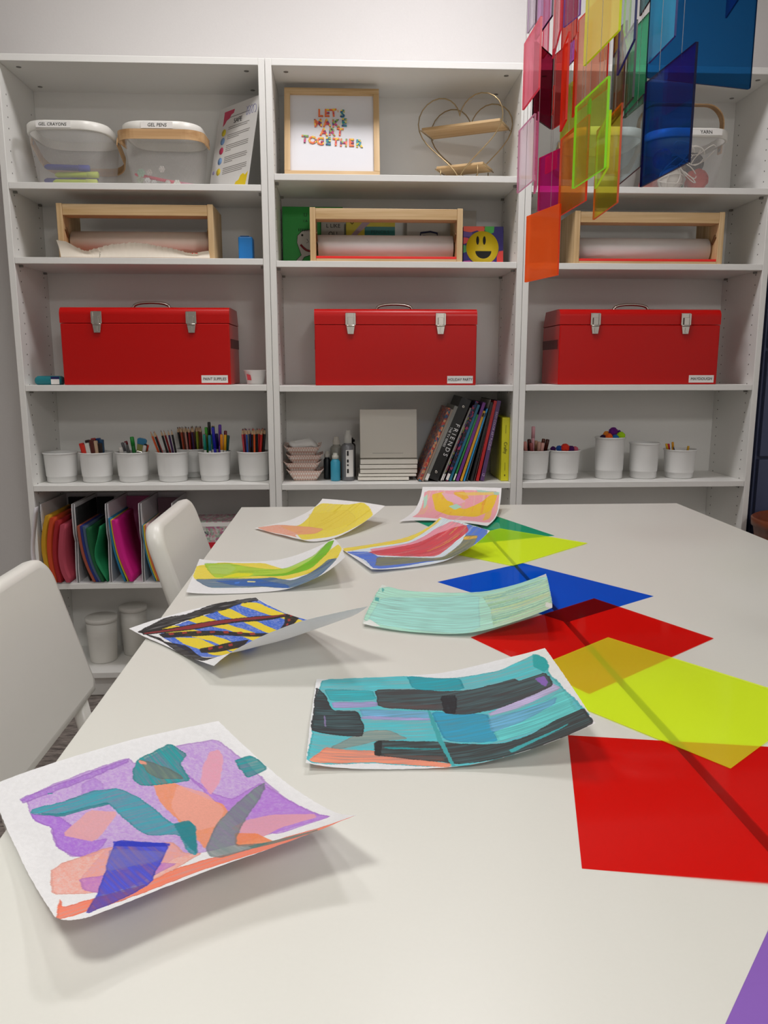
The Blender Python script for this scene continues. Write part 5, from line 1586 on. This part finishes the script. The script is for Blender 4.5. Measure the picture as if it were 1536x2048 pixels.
for dx, dy, dz, r, c, nm in ((-0.032, -0.018, 0.144, 0.010, '32143c', 'small dark purple'), (-0.014, -0.026, 0.146, 0.0125, 'f0641e', 'orange'), (0.008, -0.026, 0.142, 0.0125, '1e6eb4', 'blue'), (0.030, -0.018, 0.148, 0.015, 'aadc14', 'lime green'), (0.006, -0.010, 0.162, 0.0155, '641478', 'purple, topmost'), (-0.012, 0.005, 0.152, 0.012, 'f08c28', 'pale orange'), (0.018, 0.014, 0.150, 0.012, '78c828', 'leaf green'), (0.028, -0.004, 0.162, 0.006, '5a1478', 'tiny violet')):
    pompom(1.944 + dx, 0.10 + dy, ZR + dz - 0.003, r, c, '%s pompom heaped in the tall cup' % nm, 'pompoms in the tall cup')
for dx, dy, L, c, a, nm in ((-0.030, -0.01, 0.118, 'e6a014', -0.10, 'amber'), (-0.036, 0.0, 0.112, 'c81e46', -0.16, 'crimson'), (-0.024, 0.0, 0.116, 'f0be28', -0.3, 'yellow'), (0.0, -0.01, 0.108, '1e2d50', -0.3, 'navy'), (0.026, 0.0, 0.103, 'e6b43c', 0.1, 'gold')):
    pen(2.193 + dx * 0.7, 0.10 + dy, ZR + 0.006, a, 0, L, 0.004, c, c, 0.02, '%s pen in the rightmost cup of the right bookcase' % nm, 'pens in the rightmost cup', 'pen', 'pen')
# ================================================================ middle bookcase: boats, bottles, canvases, books
ZM = 0.7333
def gingham():
    m = mat('checked_card', 'e6dcd2', 0.7)
    nt = m.node_tree
    N, Lk = nt.nodes, nt.links
    tc = N.new('ShaderNodeTexCoord')
    mp = N.new('ShaderNodeMapping')
    mp.inputs['Rotation'].default_value = (0, PI / 4, 0)
    mp.inputs['Scale'].default_value = (170, 170, 170)
    Lk.new(tc.outputs['Object'], mp.inputs['Vector'])
    ck = N.new('ShaderNodeTexChecker')
    ck.inputs['Scale'].default_value = 1.0
    ck.inputs['Color1'].default_value = lin('ece6e0') + (1,)
    ck.inputs['Color2'].default_value = lin('d2a898') + (1,)
    Lk.new(mp.outputs[0], ck.inputs['Vector'])
    Lk.new(ck.outputs[0], N['Principled BSDF'].inputs['Base Color'])
    return m
M_ging = gingham()
def boat_mesh():
    mb = MB()
    rings = []
    for f, z, i in ((0, 0.0, 0), (1, 0.040, 0), (1, 0.0405, 0.001), (0, 0.0016, 0.001)):
        w = 0.078 + 0.048 * f - 2 * i
        d = 0.060 + 0.040 * f - 2 * i
        out = rrect(w, d, 0.012, 3)
        rg = []
        for x, y in out:
            zz = z
            if f: zz = z - 0.016 * (1 - (abs(x) / (w / 2)) ** 2) * (1 if abs(y) > d * 0.3 else 0.6)
            rg.append((x, y, zz))
        rings.append(rg)
    mb.loft(rings, smooth=False, cap0=True, cap1=True)
    return mb.mesh('paper_tray')
BM_ = boat_mesh()
for k, lab in enumerate(('checked paper food tray at the bottom of the stack of four', 'checked paper food tray second from the bottom of the stack', 'checked paper food tray third from the bottom of the stack', 'checked paper food tray on top of the stack, tilted')):
    o = link('paper_tray', BM_, M_ging, None, (0.890 + (0.003, -0.004, 0.002, -0.003)[k], 0.112, ZM + 0.0262 * k + (0.004 if k == 3 else 0)), (0.0 if k < 3 else 0.06, 0, (0.03, -0.05, 0.04, 0.0)[k]))
    tag(o, lab, 'paper tray', 'stack of paper food trays')
# the little bunch of napkins lying on the top tray
mb = MB()
mb.loft([[(x, y, z + 0.006 * math.sin(x * 90)) for x, y in rrect(0.100 - i, 0.080 - i, 0.02, 4)] for i, z in ((0.01, 0.0), (0.0, 0.006), (0.01, 0.016), (0.03, 0.022))], cap0=True, cap1=True)
tag(mb.obj('paper_liner', M_paper, None, 0, (0.888, 0.115, ZM + 0.1115)), 'crumpled white paper liner lying in the topmost food tray', 'paper')

def bottle(x, y, r, hb, hn, rn, hc, rc, mb_, mc_, label, sq=1.0, band=None):
    t = empty('paint_bottle', (x, y, ZM), label, 'bottle', 'bottles of paint')
    MB().lathe([(0, 0), (r - 0.002, 0), (r, 0.003), (r, hb - 0.006), (r - 0.004, hb), (rn, hb + hn * 0.4), (rn, hb + hn)], 28).obj('bottle_body', mb_, t)
    z = hb + hn
    c = MB()
    c.lathe([(rn, z), (rc, z), (rc, z + hc * 0.55), (rc * 0.72, z + hc * 0.62), (rc * 0.66, z + hc), (0, z + hc)], 20)
    c.obj('cap', mc_, t)
    return t
M_clear = mat('cloudy_bottle', 'aaa9a0', 0.3, transl=0.2)
bottle(0.968, 0.120, 0.0125, 0.072, 0.003, 0.009, 0.020, 0.0100, cm('141e23'), cm('c8c6be'), 'small black paint bottle with a white cap, left of the light blue one')
t = bottle(0.9965, 0.078, 0.0165, 0.070, 0.004, 0.011, 0.020, 0.0115, cm('3ca0be'), cm('d2d2c8'), 'small light blue paint bottle with a white cap')
bottle(1.000, 0.150, 0.0215, 0.110, 0.006, 0.013, 0.026, 0.0125, M_clear, cm('d2cdc3'), 'cloudy bottle with a white cap behind the small ones')
t = bottle(1.039, 0.085, 0.0225, 0.122, 0.005, 0.014, 0.042, 0.0130, mat('silver_grey_paint', '78797c', 0.35, metal=0.3), cm('c8c8c3'), 'large grey paint bottle beside the stack of canvases')
lb = MB()
for k in range(6):
    a0, a1 = -PI / 2 + (k - 1.5) * 0.2, -PI / 2 + (k - 0.5) * 0.2
    lb.face([lb.bm.verts.new(p) for p in ((0.0228 * math.cos(a0), 0.0228 * math.sin(a0), 0.014), (0.0228 * math.cos(a1), 0.0228 * math.sin(a1), 0.014), (0.0228 * math.cos(a1), 0.0228 * math.sin(a1), 0.105), (0.0228 * math.cos(a0), 0.0228 * math.sin(a0), 0.105))])
lb.obj('paper_label', M_labelw, t)
for zz, hh in ((0.094, 0.016), (0.068, 0.010), (0.054, 0.005), (0.034, 0.014)):
    MB().box(-0.0035, 0.0025, -0.0238, -0.0233, zz - hh / 2, zz + hh / 2).obj('printed_block', M_ink, t)
t = bottle(1.045, 0.165, 0.021, 0.118, 0.005, 0.013, 0.014, 0.0190, cm('1e1e20'), M_black, 'black-capped bottle hidden behind the large grey one')

M_canv = mat('blank_canvas_white', 'e8e4da', 0.85, var=0.02, scale=500)
for k, (x0, x1, y0, y1, z0, z1, lab) in enumerate((
    (1.072, 1.245, 0.060, 0.235, 0.0, 0.0120, 'blank canvas at the bottom of the stack'), (1.074, 1.270, 0.064, 0.240, 0.0124, 0.0220, 'blank canvas second from the bottom of the stack'),
    (1.080, 1.2735, 0.070, 0.245, 0.0224, 0.0380, 'blank canvas in the middle of the stack'), (1.079, 1.2735, 0.068, 0.250, 0.0384, 0.0530, 'blank canvas second from the top of the stack'),
    (1.081, 1.275, 0.070, 0.250, 0.0534, 0.0700, 'blank canvas on top of the flat stack'))):
    t = empty('blank_canvas', ((x0 + x1) / 2, (y0 + y1) / 2, ZM + z0), lab, 'canvas', 'flat stack of blank canvases')
    w, d = (x1 - x0) / 2, (y1 - y0) / 2
    MB().box(-w, w, -d, d, 0.002, z1 - z0).obj('canvas_cloth', M_canv, t, 0.0015)
t = empty('blank_canvas', (1.178, 0.098, ZM + 0.0732), 'square blank canvas leaning upright on top of the stack', 'canvas', None, (-0.16, 0, 0))
MB().box(-0.0975, 0.0975, 0, 0.014, 0, 0.166).obj('canvas_cloth', M_canv, t, 0.002)
MB().box(-0.055, 0.05, -0.0004, 0, 0.016, 0.017).obj('printed_line', mat('grey_print', '8c8884', 0.8), t)

# ---- books
def book(x, ang, th, h, c, label, y0=0.035, d=0.19, pages=True, spine=None, name='book', cover_mat=None):
    """Stands on its lower left corner at x, leaning right by ang."""
    t = empty(name, (x, y0, ZM + 0.0004 + th * math.sin(ang)), label, 'book', 'books leaning in the middle bookcase', (0, ang, 0))
    cmx = cover_mat or cm(c)
    if pages:
        mb = MB()
        mb.box(0, 0.0012, 0, d, 0, h)
        mb.box(th - 0.0012, th, 0, d, 0, h)
        mb.box(0.0012, th - 0.0012, 0, 0.0015, 0, h)
        mb.obj('cover', cmx, t)
        MB().box(0.0013, th - 0.0013, 0.0018, d - 0.004, 0.002, h - 0.003).obj('pages', mat('book_pages', 'd7cfc3', 0.9, var=0.08, scale=300), t)
    else:
        MB().box(0, th, 0, d, 0, h).obj('cover', cmx, t, 0.001)
    return t
def spine_text(t, s, size, th, z, m, dx=0.0):
    text('spine_lettering', s, size, (th / 2 + dx, -0.0006, z), (PI / 2, PI / 2, 0), m, t)
M_pinkish = confetti('painterly_cover', ['3c6e82', 'be463c', 'd2825a', '3c5078', '8c3c3c', 'c8966e'], 7)
M_floral = confetti('floral_cover', ['14142d', '8c2846', '1e5a5f', '96963c', '1e1e28', '46286e'], 9)
M_night = confetti('night_cover', ['0f1428', '1e2d64', '141420', 'a02d5a', '0c0c14'], 12)
bk = [  # x at the foot, angle, thickness, height, colour, label
 (1.2745, 0.385, 0.0095, 0.262, None, 'book with a painterly red and blue cover, first at the left of the leaning row', M_pinkish),
 (1.2855, 0.385, 0.0075, 0.258, 'a08c7d', 'thin beige book, second in the leaning row', None),
 (1.2945, 0.380, 0.0110, 0.268, '8c8c87', 'grey book just left of the black binder', None),
 (1.3075, 0.385, 0.0370, 0.290, '1c1c1c', 'thick black binder lettered FRIENDS', None),
 (1.3485, 0.375, 0.0050, 0.262, '96918c', 'thin grey white book right after the black binder', None),
 (1.3545, 0.375, 0.0090, 0.272, None, 'dark floral book following the binder', M_floral),
 (1.3650, 0.355, 0.0110, 0.282, None, 'night blue book with pink specks', M_night),
 (1.3775, 0.350, 0.0110, 0.270, '1e6e8c', 'teal blue book left of the green one', None),
 (1.3905, 0.335, 0.0085, 0.235, '2d8c46', 'green book lower than its neighbours', None),
 (1.4010, 0.320, 0.0125, 0.275, '78328c', 'purple book between the green and yellow ones', None),
 (1.4155, 0.305, 0.0095, 0.245, 'e1a52d', 'golden yellow book between the purple and sky blue ones', None),
 (1.4265, 0.295, 0.0105, 0.252, '2d96d2', 'sky blue book beside the golden yellow one', None),
 (1.4390, 0.270, 0.0100, 0.284, '141416', 'black book with white edges sticking up tallest', None),
 (1.4505, 0.235, 0.0110, 0.270, '1e1e20', 'black book left of the red one', None),
 (1.4630, 0.220, 0.0045, 0.262, 'a08282', 'thin dusty pink book', None),
 (1.4690, 0.205, 0.0125, 0.273, 'be1e23', 'red book near the right end of the row', None),
 (1.4835, 0.190, 0.0130, 0.272, '5a3c6e', 'purple grey book lettered EASY-COLOR ART PUZZLES', None),
]
for i, (x, a, th, h, c, lab, cmx) in enumerate(bk):
    if i + 1 < len(bk):          # keep each book clear of the next one in the fan
        gap = bk[i + 1][0] - x - (math.tan(a) - math.tan(bk[i + 1][1])) * min(h, bk[i + 1][3])
        th = min(th, gap * math.cos(a) - 0.0004)
    t = book(x, a, th, h, c or '333333', lab, cover_mat=cmx, pages=(th < 0.03))
    if 'FRIENDS' in lab:
        spine_text(t, 'F R I E N D S', 0.021, th, 0.145, mat('white_print', 'e6e6e6', 0.6), 0.006)
        spine_text(t, 'THE TV SERIES', 0.011, th, 0.150, mat('white_print', 'e6e6e6', 0.6), -0.010)
        for zz in (0.028, 0.262):
            MB().lathe([(0.002, 0), (0.0045, 0), (0.0045, 0.002), (0.002, 0.002)], 14, M=Matrix.Translation((th / 2, 0.0, zz)) @ Matrix.Rotation(PI / 2, 4, 'X')).obj('rivet', M_chrome, t)
    elif 'EASY' in lab:
        spine_text(t, 'EASY-COLOR ART PUZZLES', 0.0105, th, 0.170, mat('pale_print', 'c8b4d2', 0.6))
        text('spine_lettering', 'G', 0.013, (th / 2, -0.0006, 0.02), FRONT, mat('pale_print', 'c8b4d2', 0.6), t)
    elif 'green book' in lab or 'night blue' in lab or 'binder' in lab:
        MB().box(0.0005, th - 0.0005, -0.0006, -0.0001, 0.004, 0.026).obj('spine_label', M_labelw, t)
    elif 'golden' in lab:
        MB().box(0.001, th - 0.001, -0.0006, -0.0001, 0.225, 0.238).obj('spine_label', M_ink, t)
t = book(1.5535, 0.0, 0.0260, 0.213, 'd7d21e', 'bright yellow upright book at the right end of the row', pages=False)
ink = mat('faint_print', '5a5514', 0.7)
MB().box(0.0122, 0.0134, -0.0006, -0.0001, 0.160, 0.188).obj('printed_line', ink, t)
MB().box(0.0122, 0.0134, -0.0006, -0.0001, 0.035, 0.062).obj('printed_line', ink, t)
text('spine_lettering', 'Crafty', 0.016, (0.0125, -0.0006, 0.112), (PI / 2, PI / 2, 0), ink, t)
MB().box(0.011, 0.0145, -0.0006, -0.0001, 0.016, 0.022).obj('printed_line', ink, t)

# ================================================================ lower left: paper files, paint box, tubs
ZE = 0.4058
def slab(path, th, y0, y1, m, label, tilt=0.0, name='paper_stack', y0b=None):
    """Sheets standing on edge: path of (x, z) from top to bottom, extruded in depth."""
    mb = MB()
    n = 14
    ts = np.linspace(0, 1, len(path))
    xs = np.interp(np.linspace(0, 1, n), ts, [p[0] for p in path])
    zs = np.interp(np.linspace(0, 1, n), ts, [p[1] for p in path])
    # round the bends
    for _ in range(2):
        x2, z2 = xs.copy(), zs.copy()
        x2[1:-1] = (xs[:-2] + 2 * xs[1:-1] + xs[2:]) / 4
        z2[1:-1] = (zs[:-2] + 2 * zs[1:-1] + zs[2:]) / 4
        xs, zs = x2, z2
    L, R = [], []
    for i in range(n):
        a, b = max(0, i - 1), min(n - 1, i + 1)
        tx, tz = xs[b] - xs[a], zs[b] - zs[a]
        q = math.hypot(tx, tz)
        nx, nz = -tz / q, tx / q
        L.append((xs[i], zs[i]))
        R.append((xs[i] + nx * th, zs[i] + (nz * th if 0 < i < n - 1 else 0)))
    for i in range(n - 1):
        q = [L[i], R[i], R[i + 1], L[i + 1]]
        ta = [tilt if j in (0, 1) and i == 0 else 0 for j in range(4)]
        f = [mb.bm.verts.new((x, y0, z)) for x, z in q]
        g = [mb.bm.verts.new((x, y1, z + (0.0 if i else t_))) for (x, z), t_ in zip(q, ta)]
        mb.face(f)
        mb.face(list(reversed(g)))
        mb.face([f[0], f[3], g[3], g[0]], 0, True)
        mb.face([f[1], g[1], g[2], f[2]], 0, True)
        if i == 0: mb.face([f[0], g[0], g[1], f[1]])
        if i == n - 2: mb.face([f[3], f[2], g[2], g[3]])
    bmesh.ops.remove_doubles(mb.bm, verts=mb.bm.verts, dist=1e-6)
    return tag(mb.obj(name, m), label, 'paper', 'coloured paper in the magazine files')
M_file = mat('file_board', 'd7d5d7', 0.7, var=0.02)
for i, (x0, lab) in enumerate(((0.034, 'white magazine file with yellow to red papers, behind the near chair'), (0.142, 'white magazine file with dark green and navy papers'), (0.2495, 'white magazine file with magenta paper'), (0.357, 'white magazine file with thin rainbow papers behind the farther chair'))):
    t = empty('magazine_file', (x0, 0.006, ZE), lab, 'magazine file', 'white magazine files')
    w, h, d = 0.102, 0.266, 0.245
    so = [(0.0, 0), (d, 0), (d, h), (0.004, h), (0.0, h - 0.02), (0.002, h * 0.62), (0.012, h * 0.52), (0.0, 0.05)]
    for a, b in ((0, 0.0022), (w - 0.0022, w)):
        MB().prism(so, a, b, 'yzx').obj('side_wall', M_file, t)
    MB().box(0.0023, w - 0.0023, 0.0, d, 0, 0.0022).obj('base', M_file, t)
    MB().box(0.0023, w - 0.0023, d - 0.0022, d, 0.0023, h).obj('back_wall', M_file, t)
def z_(v): return v
B0 = ZE + 0.0026
PS = [
 # file 1, coloured stacks deepened in tone to hold the shade they stand in
 ([(0.030, 0.667), (0.018, 0.60), (0.006, 0.52), (0.012, 0.46), (0.030, 0.411)], 0.002, -0.034, 0.0, 'e1dee1', 'white sheet sticking out at the far left of the paper files'),
 ([(0.052, 0.636), (0.036, 0.58), (0.030, 0.52), (0.038, 0.46), (0.048, 0.411)][:], 0.012, -0.004, 0.22, 'c8961a', 'stack of golden yellow paper in the first file'),
 ([(0.067, 0.628), (0.053, 0.57), (0.048, 0.51), (0.054, 0.45), (0.062, 0.411)], 0.012, -0.004, 0.22, 'c8461a', 'stack of orange paper in the first file'),
 ([(0.083, 0.618), (0.071, 0.56), (0.065, 0.50), (0.070, 0.45), (0.078, 0.411)], 0.010, -0.004, 0.22, 'a01922', 'stack of red paper in the first file'),
 ([(0.098, 0.605), (0.088, 0.55), (0.082, 0.49), (0.090, 0.44), (0.104, 0.411)], 0.014, -0.004, 0.22, 'b44658', 'stack of rose paper in the first file'),
 # file 2
 ([(0.1455, 0.66), (0.1455, 0.60), (0.150, 0.52), (0.162, 0.45), (0.176, 0.411)], 0.003, 0.012, 0.22, '141416', 'black paper in the second file'),
 ([(0.1495, 0.60), (0.152, 0.55), (0.159, 0.50), (0.173, 0.45), (0.190, 0.411)], 0.008, 0.0, 0.22, 'a0503c', 'brown paper in the second file'),
 ([(0.159, 0.60), (0.162, 0.55), (0.169, 0.50), (0.183, 0.45), (0.200, 0.411)], 0.007, 0.0, 0.22, '1e2d78', 'navy paper in the second file'),
 ([(0.168, 0.598), (0.171, 0.55), (0.178, 0.50), (0.191, 0.45), (0.209, 0.411)], 0.007, 0.0, 0.22, '465a73', 'slate blue paper in the second file'),
 ([(0.178, 0.592), (0.180, 0.55), (0.187, 0.50), (0.200, 0.45), (0.218, 0.411)], 0.008, 0.0, 0.22, '0f5a32', 'deep green paper in the second file'),
 ([(0.222, 0.598), (0.214, 0.56), (0.200, 0.52), (0.199, 0.485), (0.212, 0.455), (0.236, 0.411)], 0.0025, 0.0, 0.22, '148250', 'curled green sheet at the right in the second file'),
 # file 3
 ([(0.2525, 0.625), (0.256, 0.57), (0.264, 0.51), (0.276, 0.46), (0.292, 0.411)], 0.005, -0.002, 0.22, '1e78a0', 'blue paper at the left in the third file'),
 ([(0.2590, 0.620), (0.263, 0.57), (0.271, 0.51), (0.285, 0.46), (0.303, 0.411)], 0.0025, -0.002, 0.22, 'd2b428', 'thin yellow paper in the third file'),
 ([(0.2630, 0.618), (0.267, 0.57), (0.276, 0.51), (0.291, 0.46), (0.310, 0.411)], 0.012, -0.002, 0.22, 'd71487', 'magenta paper filling the third file'),
 # file 4
 ([(0.3600, 0.600), (0.361, 0.55), (0.367, 0.50), (0.379, 0.45), (0.392, 0.411)], 0.003, 0.0, 0.22, '3c82a0', 'blue sheet at the left in the fourth file'),
 ([(0.3640, 0.600), (0.365, 0.55), (0.372, 0.50), (0.384, 0.45), (0.398, 0.411)], 0.003, 0.0, 0.22, 'dcc83c', 'yellow sheet in the fourth file'),
 ([(0.3680, 0.600), (0.370, 0.55), (0.377, 0.50), (0.389, 0.45), (0.404, 0.411)], 0.003, 0.0, 0.22, 'e67846', 'orange sheet in the fourth file'),
 ([(0.3720, 0.604), (0.375, 0.55), (0.383, 0.50), (0.395, 0.45), (0.410, 0.411)], 0.003, 0.0, 0.22, 'd7b4b4', 'pale pink sheet in the fourth file'),
]
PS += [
 ([(0.050, 0.660), (0.050, 0.60), (0.052, 0.52), (0.056, 0.46), (0.060, 0.411)], 0.072, 0.224, 0.235, '141416', 'black panel standing in for the deep shade at the back of the first file'),  # dark sheet added where the file's interior falls into shade
 ([(0.1500, 0.660), (0.150, 0.60), (0.154, 0.52), (0.166, 0.46), (0.180, 0.411)], 0.056, 0.224, 0.235, '141417', 'black panel standing in for the deep shade at the back of the second file'),  # same dark stand-in for shade inside this file
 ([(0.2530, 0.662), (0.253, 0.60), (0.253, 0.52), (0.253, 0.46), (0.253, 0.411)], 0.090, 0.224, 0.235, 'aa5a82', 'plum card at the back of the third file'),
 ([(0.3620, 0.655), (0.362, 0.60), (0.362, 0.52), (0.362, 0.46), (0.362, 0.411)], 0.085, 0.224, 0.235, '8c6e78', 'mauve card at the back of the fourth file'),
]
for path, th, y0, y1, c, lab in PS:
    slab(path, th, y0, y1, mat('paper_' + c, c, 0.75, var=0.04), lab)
mb = MB()
rg = []
for y in (0.0, 0.22):
    rg.append([(0.424 + 0.026 * math.cos(a), y, 0.455 + 0.042 * math.sin(a)) for a in np.linspace(0.3, 2 * PI - 0.3, 26)])
rgi = [[(0.424 + 0.0235 * math.cos(a), y, 0.455 + 0.0395 * math.sin(a)) for a in np.linspace(0.3, 2 * PI - 0.3, 26)] for y in (0.0, 0.22)]
V = [[mb.bm.verts.new(p) for p in r_] for r_ in rg + rgi]
for k in range(25):
    mb.face([V[0][k], V[0][k + 1], V[1][k + 1], V[1][k]], 0, True)
    mb.face([V[2][k], V[3][k], V[3][k + 1], V[2][k + 1]], 1, True)
    mb.face([V[0][k], V[2][k], V[2][k + 1], V[0][k + 1]], 0)
tag(mb.obj('curled_paper', [cm('6e46a0'), cm('eb8278')]), 'paper curled into a roll, purple outside and salmon inside, in the fourth file', 'paper', 'coloured paper in the magazine files')

t = empty('paint_box', (0.515, 0.030, ZE), 'flowered box with a red band lettered ACRYLIC, seen between chair and table', 'box')
MB().box(0, 0.21, 0, 0.14, 0, 0.198).obj('carton', confetti('floral_print', ['c8c3be', 'd2a0aa', 'be7896', 'a0b4a0', 'd2cdc8'], 20), t, 0.001)
MB().box(0.002, 0.208, -0.0006, -0.0001, 0.045, 0.128).obj('red_band', cm('d21e32'), t)
MB().box(0.002, 0.208, -0.0008, -0.0003, 0.182, 0.196).obj('white_band', M_labelw, t)
text('lettering', 'ACRYLIC', 0.040, (0.112, -0.0009, 0.098), FRONT, mat('white_print', 'e6e6e6', 0.6), t)
text('lettering', 'SON', 0.020, (0.036, -0.0006, 0.158), FRONT, cm('5a5064'), t)

M_tub = mat('white_tub', 'e4e2dc', 0.45, var=0.02)
def tub(x, y, r, h, label):
    t = empty('plastic_tub', (x, y, 0.0925), label, 'tub', 'white tubs on the bottom shelf')
    MB().lathe([(0, 0), (r * 0.86, 0), (r * 0.88, 0.003), (r * 0.97, h * 0.58), (r * 0.985, h * 0.60), (r * 0.985, h * 0.66), (r * 0.97, h * 0.68), (r, h * 0.9), (0, h * 0.9)], 36).obj('tub_body', M_tub, t)
    MB().lathe([(0, h * 0.902), (r + 0.002, h * 0.902), (r + 0.003, h * 0.985), (r, h), (0, h)], 36).obj('lid', M_tub, t)
tub(0.168, 0.125, 0.052, 0.160, 'white lidded tub nearer the front on the bottom shelf')
tub(0.262, 0.190, 0.046, 0.178, 'taller white lidded tub behind on the bottom shelf')
tag(MB().lathe([(0.012, 0), (0.03, 0), (0.032, 0.004), (0.032, 0.046), (0.03, 0.05), (0.012, 0.05), (0.012, 0)], 28, (0.335, 0.10, 0.0925)).obj('masking_tape', cm('d7c3a0')), 'beige roll of tape right of the tubs on the bottom shelf', 'tape')
